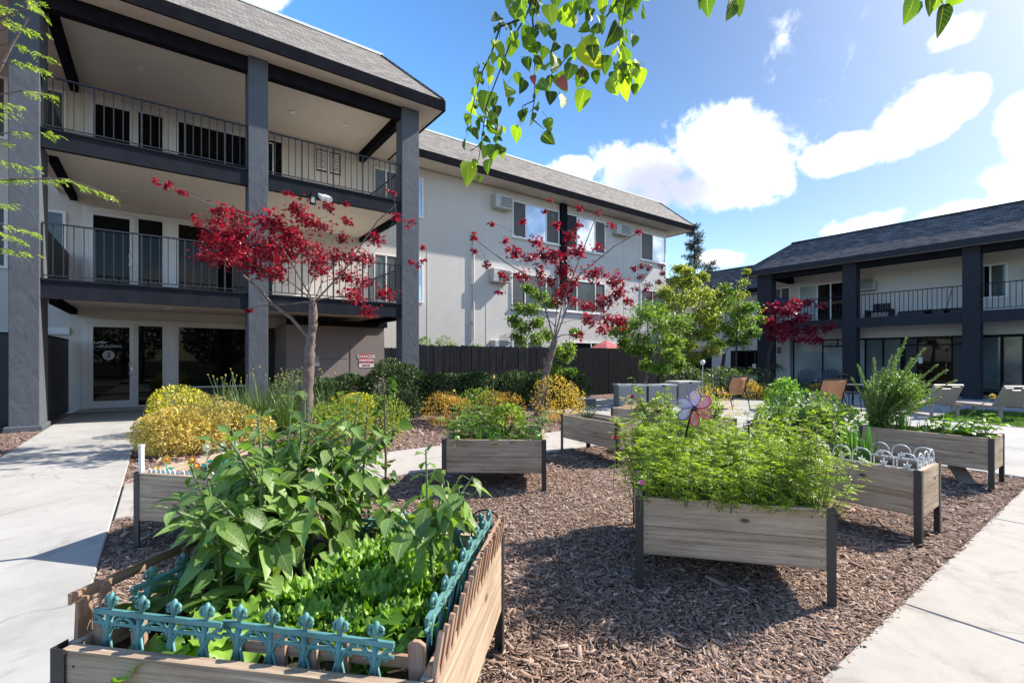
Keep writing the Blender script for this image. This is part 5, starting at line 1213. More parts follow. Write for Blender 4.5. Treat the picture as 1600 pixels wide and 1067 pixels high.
shrub('golden_shrub', 'yellow orange flowering shrub behind the large cream shrub', px_loc(283, 9.3), .56, .46, .84, 3600, .05, .5, M['yellow'], group='golden shrubs', lump=.3)
shrub('golden_shrub', 'cream yellow shrub behind the tall leafy plants', px_loc(372, 8.3), .50, .46, .60, 4200, .05, .55, M['gold_pale'], group='golden shrubs')
shrub('golden_shrub', 'bright lemon yellow shrub right of the nearer maple trunk', px_loc(549, 10.0), .50, .46, .84, 3200, .05, .55, M['yellow'], group='golden shrubs', lump=.3)
shrub('green_shrub', 'wide low lime green shrub by the garden path', px_loc(578, 8.7), .72, .6, .60, 4200, .042, .5, M['lime'], group='lime green shrubs')
shrub('green_shrub', 'smaller lime shrub spreading at the path edge', px_loc(515, 9.0), .5, .45, .55, 1800, .042, .5, M['lime'], group='lime green shrubs')
shrub('golden_shrub', 'orange gold clipped shrub behind the left of the tomato bed', px_loc(708, 10.6), .47, .42, .70, 2600, .045, .5, M['gold_orange'], group='golden shrubs')
shrub('golden_shrub', 'orange tinged shrub behind the centre of the tomato bed', px_loc(783, 10.9), .42, .40, .76, 2200, .045, .5, M['gold_orange'], group='golden shrubs')
shrub('green_shrub', 'yellow green shrub between the two orange ones', px_loc(748, 10.3), .34, .32, .66, 1500, .045, .5, M['lime'], group='lime green shrubs')
shrub('golden_shrub', 'round golden shrub right of the middle maple trunk', px_loc(880, 11.3), .40, .38, .68, 2400, .045, .5, M['gold'], group='golden shrubs')
shrub('golden_shrub', 'golden shrub below the far maple', px_loc(1183, 17.0), .50, .46, .66, 1800, .06, .5, M['gold'], group='golden shrubs')
shrub('golden_shrub', 'small golden shrub by the slate garden chairs', px_loc(1281, 19.4), .40, .38, .52, 900, .06, .5, M['gold_orange'], group='golden shrubs')
shrub('green_shrub', 'green shrub right of the golden one below the far maple', px_loc(1244, 18.6), .42, .4, .60, 900, .06, .5, M['green'], group='lime green shrubs')
shrub('leafy_bush', 'light green large leaved bush in the patio planting', px_loc(1222, 13.6), .40, .38, .86, 700, .10, .6, M['lettuce'], prof=OV, lump=.35)
shrub('leafy_bush', 'mid green leafy bush before the glass table', px_loc(1300, 8.6), .46, .42, .72, 900, .08, .6, M['green'], prof=OV, lump=.35)
for i, (px, Z) in enumerate(((1080, 16.6), (1118, 17.2), (1155, 18.0), (1060, 16.2))):
    shrub('hedge_shrub', 'grey green shrub in the row before the far fence', px_loc(px, Z), .75, .6, 1.1 if i < 3 else .8, 1700, .09, .45, M['treedark'], 'hedge', 'grey green shrubs before the far fence', lump=.35)
shrub('golden_grass', 'tuft of golden ornamental foliage behind the pinwheel', px_loc(1098, 11.0), .40, .38, .62, 1200, .09, .16, M['gold'], 'plant')
for px, Z, h in ((612, 19.0, 2.6), (663, 16.4, 2.1), (690, 16.6, 2.0), (742, 16.8, 2.15), (705, 16.9, 2.0)):
    shrub('green_shrub', 'light green shrub top showing over the black fence by the tall column', px_loc(px, Z), .36, .34, h, 1500, .09, .4, M['treegreen'], 'shrub', 'shrubs growing behind the black fence', lump=.3)
GA = 'strap leaved clumps beside the nearer maple'
for px, Z, h in ((362, 9.0, .98), (412, 9.3, 1.02), (448, 9.3, .94), (510, 9.9, .98), (340, 9.6, .90), (470, 10.0, 1.0), (385, 9.9, 1.02)):
    blades('strap_leaf_clump', 'arching strap leaved clump with pale flower stalks beside the nearer maple', px_loc(px, Z), 190, h, M['blade'], .8, .016, group=GA, stalks=7, base=.16)

# ================================================================ trees
n_, few = 62, 16
c1 = [(330, 375, 30, n_), (352, 402, 30, n_), (376, 356, 30, n_), (402, 385, 32, n_ + 15), (422, 350, 28, n_), (440, 402, 30, n_), (398, 422, 26, 45), (455, 366, 28, n_), (482, 388, 28, 50), (430, 430, 24, 40), (468, 326, 20, 30),
      (522, 400, 26, 40), (542, 432, 24, 40), (562, 400, 24, 36), (552, 462, 24, 36), (575, 486, 16, 22), (600, 460, 18, 26), (588, 372, 18, 22), (620, 336, 12, 8), (502, 352, 22, 30), (347, 330, 18, 24), (370, 334, 20, 30), (318, 402, 20, 26),
      (285, 300, 10, 7), (262, 290, 8, 7), (655, 412, 9, 5), (245, 284, 6, 5), (386, 482, 8, 6), (512, 322, 14, 14), (545, 345, 12, 9), (300, 340, 9, 6), (360, 385, 26, 45), (418, 395, 28, 50), (385, 405, 26, 50), (340, 352, 24, 40), (505, 425, 22, 24), (535, 372, 16, 14), (612, 300, 8, 4), (640, 350, 10, 5), (565, 440, 18, 20), (450, 300, 6, 5), (540, 318, 6, 4), (660, 385, 5, 4), (640, 410, 5, 3), (310, 350, 7, 5), (475, 345, 24, 34), (445, 380, 24, 36), (495, 410, 22, 30)]
tree('red_maple', 'nearest crimson maple with a twisting trunk before the brown closet', 8.5, [(477, 690, 0), (479, 640, 0), (483, 580, 0), (484, 535, 0), (490, 505, 0), (488, 472, 0)], c1, M['maple'], .066, M['bark'], .095, 'palm', group='red leaved maples', zjit=.75,
     extra=[([(484, 530, 0), (455, 497, -.1), (425, 475, -.2), (405, 452, -.3), (380, 430, -.4)], .035), ([(489, 475, 0), (540, 420, .1), (590, 345, .2), (620, 320, .25)], .018), ([(489, 470, 0), (420, 350, .1), (330, 320, -.2), (245, 285, -.3)], .014)], nmul=3.5, up=.15, twigs=9)
c2 = [(800, 396, 18, 26), (815, 430, 20, 22), (842, 378, 16, 16), (870, 402, 20, 34), (856, 440, 18, 20), (902, 392, 20, 34), (890, 370, 14, 16), (880, 422, 18, 30), (930, 428, 24, 50), (946, 472, 20, 34), (962, 440, 22, 38), (955, 500, 20, 36), (972, 502, 16, 30), (922, 502, 18, 30),
      (882, 456, 18, 24), (905, 525, 9, 8), (852, 398, 16, 18), (828, 402, 16, 18), (792, 378, 10, 8), (762, 412, 8, 5), (738, 370, 8, 6), (740, 391, 6, 5), (935, 332, 8, 5), (955, 352, 9, 5), (1000, 362, 7, 4), (898, 470, 14, 18), (968, 458, 16, 26), (862, 312, 5, 3), (940, 516, 14, 20),
      (915, 480, 16, 24), (870, 350, 10, 10), (905, 350, 9, 8), (845, 420, 14, 14), (787, 430, 10, 9), (895, 440, 16, 20), (870, 470, 16, 12), (935, 385, 12, 9), (980, 470, 12, 14), (770, 350, 5, 3), (815, 345, 6, 5), (905, 325, 6, 4), (990, 420, 7, 5), (780, 455, 6, 4), (1010, 450, 5, 4), (850, 330, 5, 4)]
tree('red_maple', 'middle crimson maple with sparse leaves before the pale wall windows', 12.0, [(841, 650, 0), (845, 620, 0), (852, 585, 0), (862, 552, 0), (867, 530, 0)], c2, M['maple'], .088, M['bark'], .10, 'palm', group='red leaved maples', zjit=.9,
     extra=[([(866, 532, 0), (880, 470, 0), (915, 380, .1), (935, 330, .2)], .02), ([(866, 532, 0), (840, 440, 0), (790, 410, -.1), (740, 372, -.2)], .022), ([(866, 535, 0), (905, 430, .1), (960, 385, .1), (1000, 362, .2)], .02)], nmul=3.6, up=.2, twigs=8)
c3 = [(1200, 502, 12, 50), (1215, 482, 14, 60), (1230, 506, 14, 60), (1250, 496, 14, 60), (1245, 476, 12, 50), (1266, 515, 14, 50), (1282, 478, 9, 16), (1290, 511, 11, 26), (1270, 530, 11, 32), (1226, 524, 13, 50), (1241, 519, 13, 50), (1302, 508, 6, 8), (1261, 472, 10, 30), (1212, 515, 12, 50), (1196, 485, 9, 26), (1255, 530, 10, 30), (1230, 488, 13, 50), (1205, 528, 9, 24)]
tree('red_maple', 'far pinkish crimson maple beside the dark corner column', 19.5, [(1199, 612, 0), (1199, 585, 0), (1200, 552, 0), (1208, 535, 0)], c3, M['maple_pink'], .13, M['bark_dark'], .10, 'palm', group='red leaved maples', zjit=.8, nmul=2.4)
def grid(cs, n): return [(x, y, r, n) for x, y, r in cs]
tree('green_tree', 'small bright green bushy tree beside the storage boxes', 15.6, [(1000, 618, 0), (1012, 580, 0), (1022, 548, 0)], grid([(985, 505, 24), (1010, 490, 26), (1032, 512, 26), (1002, 528, 24), (1045, 532, 22), (968, 515, 18), (1060, 502, 22), (1020, 545, 20), (992, 545, 16), (1050, 555, 16), (1030, 485, 20), (1035, 575, 14), (1008, 570, 12), (975, 535, 12), (1052, 535, 18), (1062, 570, 12)], 640), M['treegreen'], .10, M['bark'], .06, zjit=.9)
tree('green_tree', 'taller yellow green tree with reddish patches in the middle of the group', 17.6, [(1028, 612, 0), (1030, 585, 0), (1050, 555, 0)], grid([(1060, 442, 22), (1076, 466, 24), (1050, 477, 22), (1086, 492, 24), (1100, 457, 20), (1070, 512, 24), (1096, 522, 22), (1040, 460, 16), (1110, 482, 20), (1062, 420, 14), (1085, 440, 18), (1080, 540, 18), (1105, 505, 20), (1075, 425, 10), (1090, 560, 16), (1065, 565, 14), (1112, 545, 16), (1050, 520, 18), (1120, 460, 14), (1098, 435, 10)], 640), M['treelime'], .11, M['bark_dark'], .09, zjit=.9)
tree('green_tree', 'dark stemmed green tree next to the dark corner column', 18.8, [(1128, 608, 0), (1128, 580, 0), (1132, 552, 0)], grid([(1130, 472, 20), (1150, 490, 22), (1140, 512, 22), (1165, 506, 20), (1120, 512, 20), (1170, 482, 16), (1112, 497, 18), (1160, 530, 16), (1136, 452, 14), (1120, 535, 16), (1185, 500, 10), (1145, 535, 14), (1118, 480, 16), (1155, 462, 12), (1178, 520, 12), (1105, 525, 14)], 600), M['treegreen'], .11, M['bark_dark'], .085, zjit=.8)
tree('green_tree', 'thin lime green upright shoots above the dark stemmed tree', 18.2, [(1150, 606, 0), (1150, 560, 0), (1152, 500, 0)], grid([(1163, 442, 10), (1158, 460, 12), (1152, 478, 12), (1168, 424, 6)], 200), M['treelime'], .08, M['bark_dark'], .03, zjit=.2)
tree('plum_shoots', 'sparse upright red brown shoots left of the green trees', 17.0, [(1012, 612, 0), (1013, 560, 0), (1012, 500, 0)], grid([(1000, 432, 8), (1003, 415, 6), (1012, 445, 8), (1014, 418, 6), (1028, 440, 7), (1034, 415, 6), (993, 452, 7), (1036, 428, 5), (1018, 462, 9)], 80), M['redtip'], .08, M['bark_dark'], .03, zjit=.3)
tree('olive_tree', 'grey green small tree close behind the middle maple', 13.6, [(856, 646, 0), (856, 600, 0), (850, 560, 0)], grid([(820, 512, 18), (812, 530, 16), (840, 502, 16), (830, 482, 16), (856, 522, 16), (870, 548, 16), (890, 542, 14), (825, 452, 12), (860, 472, 14), (845, 462, 14), (838, 530, 16), (882, 560, 14), (862, 575, 14), (805, 500, 14), (900, 520, 12), (815, 480, 14), (850, 590, 12), (890, 580, 10)], 460), M['treegreen'], .085, M['bark'], .06, zjit=.5)
# far conifer
q = at(1085, 500, 62); t = thing('conifer', 'distant blue green conifer above the roofs', 'tree', (q[0], q[1], 0)); f = FA(); w = FA()
w.tube([(0, 0, 0), (0, 0, 10), (0, 0, 18.4)], [.35, .22, .04], 7)
for i in range(85):
    z = 8 + 10.3 * rng.random(); L = (18.6 - z) * .17 + rng.uniform(.2, .9); a = rng.uniform(0, 6.28); e = np.array([math.cos(a) * L, math.sin(a) * L, z + rng.uniform(-.1, .7)]); w.tube([(0, 0, z), e], [.05, .02], 4)
    n = 60; u = rng.uniform(.25, 1, n)[:, None]; f.leaves(np.array([0, 0, z]) * (1 - u) + e * u + rng.normal(0, .16, (n, 3)), unit(n), unit(n), .30, .09, 'rhomb')
f.build('crown', M['conifer'], t); w.build('trunk', M['bark_dark'], t)
q = at(1110, 500, 64); t = thing('conifer', 'shorter distant conifer right of the tall one', 'tree', (q[0], q[1], 0)); f = FA(); w = FA(); w.tube([(0, 0, 0), (0, 0, 8), (0, 0, 14.5)], [.3, .2, .04], 7)
for i in range(45):
    z = 8 + 6.3 * rng.random(); L = (15 - z) * .2 + rng.uniform(.2, .8); a = rng.uniform(0, 6.28); e = np.array([math.cos(a) * L, math.sin(a) * L, z + .3]); w.tube([(0, 0, z), e], [.05, .02], 4)
    n = 80; u = rng.uniform(.25, 1, n)[:, None]; f.leaves(np.array([0, 0, z]) * (1 - u) + e * u + rng.normal(0, .16, (n, 3)), unit(n), unit(n), .30, .09, 'rhomb')
f.build('crown', M['conifer'], t); w.build('trunk', M['bark_dark'], t)

# ferny tree at the left edge
z = lambda x, y: (x * .375, y * .375)
tb = at(-330, HOR, 4.2); t = thing('ferny_tree', 'feathery light green tree reaching in from the left edge before the big column', 'tree', (tb[0], tb[1], 0)); o3 = np.array([tb[0], tb[1], 0.])
w = FA(); w.tube([(0, 0, -.05), (.02, 0, 1), (0, .03, 2.2), (.08, .05, 3.4), (.1, 0, 4.6)], [.11, .09, .08, .06, .03], 10)
f = FA(); PP = []; DD = []; LF = []
for (xa, ya), (xb, yb) in (((-30, 30), (85, 48)), ((100, -20), (190, 70)), ((30, 118), (190, 138)), ((55, 178), (198, 240)), ((50, 255), (212, 302)), ((92, 378), (248, 402)), ((-30, 430), (95, 445)), ((30, 555), (255, 565)), ((-30, 672), (155, 702)), ((40, 752), (290, 748)), ((270, 745), (505, 835)), ((-30, 855), (45, 850)), ((-30, 925), (165, 978)), ((-30, 1035), (155, 1062)), ((-30, 485), (60, 470)), ((-20, 90), (70, 100)), ((-20, 590), (40, 600)), ((-20, 760), (40, 745)), ((110, 40), (160, 10)), ((-20, 960), (110, 1010))):
    Zf = rng.uniform(3.5, 4.1); A_ = at(*z(xa, ya), Zf) - o3; B_ = at(*z(xb, yb), Zf + rng.uniform(-.15, .15)) - o3
    root = np.array([0, 0, 1.5 + (A_[2] - 1) * .6]); mid = (root + A_) / 2 + [0, 0, .25]; u = np.linspace(0, 1, 8)[:, None]; w.tube((1 - u) ** 2 * root + 2 * u * (1 - u) * mid + u * u * A_, np.linspace(.02, .005, 8), 5); w.tube([A_, (A_ + B_) / 2 + [0, 0, .012], B_], [.004, .003, .0015], 4)
    k = int(np.linalg.norm(B_ - A_) / .018) + 4; u = rng.random(k)[:, None]; ax = nrm(B_ - A_); sd_ = nrm(np.cross(ax, UPV)); sg = np.where(rng.random(k) < .5, -1, 1)[:, None]
    PP.append(A_ + (B_ - A_) * u); DD.append(ax * .7 + sd_ * sg * .8 + rng.normal(0, .25, (k, 3)) - UPV * .15); LF.append(rng.uniform(.03, .07, k))
P = np.concatenate(PP); frond_cloud(f, P, np.concatenate(DD), np.concatenate(LF), 7, .026, .36)
w.tube(np.array([at(*z(-60, 380), 3.8), at(*z(0, 285), 3.8), at(*z(60, 170), 3.8), at(*z(120, 75), 3.8)]) - o3, [.014, .011, .008, .005], 6); w.tube([np.array([.04, .02, 2.6]), at(*z(-60, 380), 3.8) - o3], [.03, .014], 6)
f.build('crown', M['feather'], t); w.build('trunk', M['bark'], t, smooth=True)

# overhanging branches (tree standing behind the camera)
z = lambda x, y: (700 + x * .2811, y * .2811)
t = thing('overhanging_tree', 'tree whose thin drooping twigs of heart shaped leaves hang in from above', 'tree', (-.9, -2.6, 0)); o3 = np.array([-.9, -2.6, 0.])
w = FA(); w.tube([(0, 0, -.05), (.05, 0, 1.2), (.0, .05, 2.6), (.1, .1, 4.2)], [.12, .10, .09, .06], 10)
ZO = 2.05
def OP(x, y, dz=0): return at(*z(x, y), ZO + dz) - o3
tw = [[(640, -420), (520, -120), (430, 100), (350, 230), (290, 390), (210, 600), (190, 760), (170, 890)], [(1150, -400), (1010, -120), (930, 30), (790, 210), (680, 300), (570, 420)], [(520, -120), (470, 100), (480, 250), (485, 400), (480, 560), (465, 660)], [(1010, -120), (980, 60), (950, 260), (980, 350)], [(980, 350), (925, 410)], [(980, 350), (1045, 385)], [(430, 100), (290, 150), (240, 300), (180, 420), (150, 540), (100, 740)], [(210, 600), (265, 700), (262, 810)], [(640, -420), (760, -60), (800, 80)], [(465, 660), (535, 720)], [(480, 560), (415, 590), (400, 700)]]
for path in tw: w.tube([OP(x, y) for x, y in path], np.linspace(.0052, .0016, len(path)) if len(path) > 4 else np.linspace(.003, .001, len(path)), 6)
crown = np.array([.1, .1, 4.2])
for e in (OP(640, -420), OP(1150, -400)):
    u = np.linspace(0, 1, 10)[:, None]; mid = (crown + e) / 2 + [0, 0, .7]; w.tube((1 - u) ** 2 * crown + 2 * u * (1 - u) * mid + u * u * e, np.linspace(.05, .006, 10), 8)
LV = [(285, 130, 90), (265, 260, 95), (310, 385, 100), (370, 250, 95), (300, 350, 70), (165, 400, 70), (235, 390, 70), (225, 560, 125), (130, 600, 90), (110, 660, 70), (330, 520, 110), (270, 620, 80), (275, 720, 110), (115, 950, 125), (235, 930, 110), (175, 995, 50), (265, 860, 70), (90, 810, 80), (390, 740, 105), (525, 790, 110), (550, 690, 80), (420, 640, 80), (500, 500, 105), (545, 400, 100), (590, 350, 110), (610, 450, 100), (620, 560, 110), (570, 540, 80), (740, 290, 150), (800, 300, 120), (690, 395, 95), (760, 430, 100), (720, 480, 90), (810, 430, 90), (760, 540, 110), (870, 350, 105), (780, 170, 80), (940, 190, 125), (1000, 90, 120), (900, 470, 100), (985, 455, 130), (1075, 425, 100), (1040, 490, 60), (440, 250, 120), (430, 350, 80), (380, 440, 90), (360, 60, 70), (410, 40, 120), (520, 170, 110), (500, 50, 120), (560, 70, 110), (625, 90, 110), (690, 60, 130), (700, 110, 100), (760, 30, 110), (800, 60, 90), (860, 40, 110), (930, 40, 110), (1060, 40, 120), (1040, 10, 100), (990, 20, 110), (610, 20, 110), (460, -10, 110), (340, 10, 80), (575, 190, 60), (610, 270, 60), (540, 285, 60), (830, 190, 90), (660, 280, 60), (1035, 230, 80), (420, 470, 70), (350, 570, 70), (240, 450, 70), (450, 180, 90), (1080, 80, 80), (840, 120, 80)]
P = np.array([OP(x, y - s * .4, rng.uniform(-.12, .12)) for x, y, s in LV]); k = len(P); L = np.array([s for *_, s in LV]) * .2811 / FOC * ZO * rng.uniform(.75, 1.2, k)
toc = nrm(np.array([0, 0, CAM_H]) - o3 - P)
D = nrm(-UPV * 1.0 + rng.normal(0, .35, (k, 3))); N = nrm(toc + rng.normal(0, .45, (k, 3)) + UPV * .3)
f = FA()
kk = 75; Pn = []
for path in tw[:9]:
    for _ in range(24): 
        j = rng.integers(0, len(path) - 1); u_ = rng.random(); Pn.append((path[j][0] * (1 - u_) + path[j + 1][0] * u_ + rng.normal(0, 22), path[j][1] * (1 - u_) + path[j + 1][1] * u_ + rng.normal(0, 16)))
Pn = np.array([OP(x_, y_, rng.uniform(-.1, .1)) for x_, y_ in Pn]); kn = len(Pn); ln_ = rng.uniform(.028, .062, kn)
f.leaves(Pn, nrm(-UPV + rng.normal(0, .5, (kn, 3))), unit(kn) - np.array([FW[0], FW[1], 0]) * .6, ln_, ln_ * .72, HE, rng.uniform(.1, .5, kn), rng.uniform(-.2, .4, kn))
f.leaves(P, D, N, L, L * .80, HE, rng.uniform(.05, .5, k), rng.uniform(-.2, .35, k))
# the two small groups further right
for px, py, s in ((1104, 8, 34), (1146, 18, 34), (1152, 10, 28), (1428, 18, 42), (1474, 28, 46), (1452, 4, 36), (1484, 6, 34), (1470, -8, 40), (1100, -10, 34), (1150, -16, 36)):
    p0 = at(px, py - s * .45, 2.0) - o3; f.leaves(p0[None], nrm(-UPV + rng.normal(0, .25, 3))[None], nrm(toc[:1] + rng.normal(0, .35, (1, 3))), s / FOC * 2.0, s / FOC * 1.45, HE, .25, .1)
for path in ([(1150, -80), (1148, -20), (1146, 5)], [(1150, -80), (1110, -20), (1104, 0)], [(1470, -90), (1466, -20), (1474, 10)], [(1466, -20), (1430, 0)]): w.tube([at(x, y, 2.0) - o3 for x, y in path], .0016, 5)
e = at(1150, -80, 2.0) - o3; e2 = at(1470, -90, 2.0) - o3; w.tube([crown, (crown + e) / 2 + [0, 0, .5], e], [.03, .015, .003], 6); w.tube([crown, (crown + e2) / 2 + [0, 0, .6], e2], [.03, .015, .003], 6)
for q_, l_ in zip(P, L):
    w.tube([q_ + rng.normal(0, .012, 3) + UPV * l_ * .3, q_ + UPV * l_ * .05, q_], [.0008, .0007, .0006], 3)
f.build('crown', M['hang'], t, smooth=True); w.build('trunk', M['bark_dark'], t, smooth=True)
f = FA(); k = 3; P = np.array([OP(620, 430), OP(760, 380), OP(470, 420)]); f.leaves(P, nrm(-UPV + rng.normal(0, .3, (k, 3))), toc[:k], np.array([.07, .06, .045]), np.array([.05, .04, .03]), HE, .2, .2); f.build('red_leaves', M['redleaf'], t, smooth=True)

# ================================================================ furniture and ornaments
def storage_box(label, px, Z, w, h=.62, d=.62, rz=.05):
    x, y, _ = px_loc(px, Z); t = thing('storage_box', label, 'storage box', (x, y, 0), YAW + rz, 'grey resin storage boxes'); b = MB(); b.box(0, w, 0, d, 0, h)
    b.build('body', M['resin_grey'], t, bevel=.012)
    b = MB(); n = int(w / .09)
    for i in range(n): b.box(.04 + i * (w - .08) / n, .04 + (i + .72) * (w - .08) / n, -.012, .0, .06, h - .08)
    b.build('front_panel', M['resin_grey'], t); part('lid', M['resin_lid'], t, [(-.025, w + .025, -.03, d + .02, h + .001, h + .055)], False, .012)
    b = MB(); b.box(w / 2 - .05, w / 2 + .05, -.045, -.03, h + .0, h + .03); b.build('latch', M['frame_black'], t)
storage_box('grey ribbed storage box at the left behind the rose', 967, 14.2, .84); storage_box('grey ribbed storage box to the right, next to its twin', 1014, 14.25, .84)
storage_box('third grey storage box, turned away, behind the pinwheel', 1061, 14.4, .8, .70, .6, .35)
x, y, _ = px_loc(900, 13.8); t = thing('wicker_lounger', 'dark wicker lounge seat with a pale upright back on the patio corner', 'lounge chair', (x, y, 0), YAW + .2)
part('seat', M['rattan'], t, [(.06, .62, 0, .75, .02, .26)], False, .02); part('top_slab', M['resin_grey'], t, [(.04, .64, -.02, .77, .262, .29)], False, .01)
b = MB(); b.bar((.0, .0, .10), (-.10, .0, .72), .04, .04); b.bar((.0, .75, .10), (-.10, .75, .72), .04, .04); b.build('back_frame', M['rattan'], t); b = MB(); b.raw([(.03, .02, .27), (.03, .73, .27), (-.09, .73, .72), (-.09, .02, .72), (-.01, .02, .26), (-.01, .73, .26), (-.13, .73, .71), (-.13, .02, .71)], [(0, 1, 2, 3), (7, 6, 5, 4), (0, 3, 7, 4), (1, 5, 6, 2), (3, 2, 6, 7)]); b.build('backrest', M['resin_grey'], t)
for lx in (.1, .58):
    for ly in (.05, .7): part('leg', M['frame_black'], t, [(lx - .02, lx + .02, ly - .02, ly + .02, -.01, .019)], False)
def sling_chair(label, px, Z, rz, w=.56):
    x, y, _ = px_loc(px, Z); t = thing('sling_chair', label, 'patio chair', (x, y, 0), YAW + rz, 'orange sling patio chairs')
    def seatpts(): return [(-.14, .92), (-.08, .80), (-.0, .60), (.06, .44), (.12, .41), (.3, .42), (.5, .45)]
    b = MB(); P = seatpts(); vs = [(s * w / 2, yy, zz) for yy, zz in P for s in (-1, 1)]; b.raw(vs, [(2 * i, 2 * i + 1, 2 * i + 3, 2 * i + 2) for i in range(len(P) - 1)])
    o = b.build('sling', M['terracotta'], t, smooth=True); sl = o.modifiers.new('thick', 'SOLIDIFY'); sl.thickness = .008
    for s in (-1, 1):
        X = s * (w / 2 + .012); b = MB(); b.tube([(X, yy, zz) for yy, zz in P], .014, 8); b.tube([(X, .5, .45), (X, .52, .22), (X, .48, 0)], .014, 8); b.tube([(X, .0, .60), (X, -.12, .25), (X, -.2, 0)], .014, 8); b.build('side_frame', M['frame_black'], t, smooth=True)
        b = MB(); b.tube([(X, -.02, .62), (X + s * .02, .12, .64), (X + s * .02, .42, .63), (X, .5, .45)], .016, 8); b.build('armrest', M['frame_black'], t, smooth=True)
    b = MB(); b.tube([(-w / 2 - .01, -.14, .92), (w / 2 + .01, -.14, .92)], .014, 8); b.build('crossbar', M['frame_black'], t)
sling_chair('orange sling chair seen from behind beside the golden foliage', 1151, 13.8, .25); sling_chair('orange sling chair with its back to us at the glass table', 1299, 12.0, .0, .60)
# glass table and metal chairs
x, y, _ = px_loc(1338, 13.3); t = thing('patio_table', 'round glass topped patio table with thin dark legs', 'table', (x, y, 0)); b = MB(); b.tube([(0, 0, .715), (0, 0, .727)], .52, 40); b.build('glass_top', M['glass_blind'], t)
b = MB(); b.tube([(.52 * math.cos(a), .52 * math.sin(a), .72) for a in np.linspace(0, 2 * PI, 41)], .014, 6); b.build('rim', M['frame_black'], t)
for k in range(4):
    a = k * PI / 2 + .6; b = MB(); b.tube([(.42 * math.cos(a), .42 * math.sin(a), .71), (.30 * math.cos(a), .30 * math.sin(a), .4), (.40 * math.cos(a), .40 * math.sin(a), 0)], .016, 8); b.build('leg', M['frame_black'], t)
def wire_chair(label, px, Z, rz):
    x, y, _ = px_loc(px, Z); t = thing('metal_chair', label, 'patio chair', (x, y, 0), rz, 'dark metal patio chairs')
    b = MB(); b.tube([(-.23, -.22, .42), (-.25, -.30, .80), (-.14, -.34, .93), (0, -.35, .96), (.14, -.34, .93), (.25, -.30, .80), (.23, -.22, .42)], .013, 8)
    for q in (-.15, -.07, .0, .07, .15): b.tube([(q, -.22, .43), (q * .9, -.34, .93)], .006, 6)
    b.build('backrest', M['frame_black'], t); part('seat', M['frame_black'], t, [(-.24, .24, -.24, .24, .42, .44)], False, .008)
    for sx in (-.22, .22):
        for sy in (-.22, .22): b = MB(); b.tube([(sx, sy, .42), (sx * 1.1, sy * 1.1, 0)], .012, 7); b.build('leg', M['frame_black'], t)
        b = MB(); b.tube([(sx * 1.1, -.28, .66), (sx * 1.2, .0, .67), (sx * 1.1, .22, .62), (sx, .22, .43)], .011, 7); b.build('armrest', M['frame_black'], t)
wire_chair('dark metal chair right of the glass table', 1375, 13.6, YAW + 1.6); wire_chair('dark metal chair behind the glass table', 1330, 14.6, YAW + PI)
def adirondack(label, px, Z, rz):
    x, y, _ = px_loc(px, Z); t = thing('garden_chair', label, 'garden chair', (x, y, 0), rz, 'slate fan backed garden chairs'); mt = M['chair_blue']
    b = MB()
    for k in range(7): a = (k - 3) * .085; top = .98 - .018 * (k - 3) ** 2; b.bar((.07 * (k - 3), .30, .30), (.07 * (k - 3) + math.sin(a) * .62, .58, top), .066, .018, (0, 1, 0))
    b.build('backrest', mt, t); b = MB()
    for k in range(6): b.bar((-.26, -.28 + k * .10, .38 - k * .018), (.26, -.28 + k * .10, .38 - k * .018), .085, .02)
    b.build('seat', mt, t)
    for s in (-1, 1):
        b = MB(); b.box(s * .33 - .06, s * .33 + .06, -.34, .42, .54, .56); b.build('armrest', mt, t); b = MB(); b.box(s * .29 - .02, s * .29 + .02, -.32, -.22, 0, .538); b.build('leg', mt, t); b = MB(); b.bar((s * .29, -.2, .34), (s * .29, .5, .03), .03, .09); b.build('leg', mt, t)
RB = -PI / 2
adirondack('slate garden chair at the left storefront pane', 1252, 21.3, RB); adirondack('slate garden chair at the second storefront pane', 1293, 21.3, RB + .1); adirondack('slate garden chair right of the big navy column', 1547, 17.5, RB + .3)
def lounger(label, px, Z, rz):
    x, y, _ = px_loc(px, Z); t = thing('sun_lounger', label, 'sun lounger', (x, y, 0), YAW + rz, 'taupe resin sun loungers'); t.scale = (.9, .9, .9); mt = M['resin_taupe']; w = .66
    # backrest leans towards the viewer; the seat runs away from it
    b = MB(); n = 9; y0, z0, y1, z1 = .30, .36, .0, .86
    for k in range(n):
        u0, u1 = k / n, (k + .80) / n; hole = (k == n - 1)
        for xa, xb in (((-.36, -.11), (.11, .36)) if hole else ((-.36, .36),)):
            q = [(y0 + (y1 - y0) * u, z0 + (z1 - z0) * u) for u in (u0, u1)]; b.bar((xa, (q[0][0] + q[1][0]) / 2, (q[0][1] + q[1][1]) / 2), (xb, (q[0][0] + q[1][0]) / 2, (q[0][1] + q[1][1]) / 2), .061, .022, (0, .86, .51))
    b.build('backrest', mt, t)
    b = MB()
    for s in (-.345, .345): b.bar((s, y0, z0), (s, y1 - .015, z1 + .02), .045, .034, (0, .86, .51))
    b.bar((-.36, y1 - .02, z1 + .025), (.36, y1 - .02, z1 + .025), .05, .03, (0, .86, .51)); b.build('back_frame', mt, t)
    b = MB()
    for k in range(14): b.box(-.33, .33, .40 + k * .095, .475 + k * .095, .345, .37)
    b.build('seat', mt, t)
    for s in (-.345, .345): part('side_rail', mt, t, [(s - .02, s + .02, .0, 1.75, .30, .375)], False)
    for s in (-.32, .32):
        for yy in (.12, 1.6): part('leg', mt, t, [(s - .03, s + .03, yy - .03, yy + .03, -.01, .299)], False)
lounger('taupe slatted lounger with its raised back before the navy column', 1481, 11.6, -.12); lounger('taupe slatted lounger cut by the right edge of the picture', 1591, 11.0, -.05)
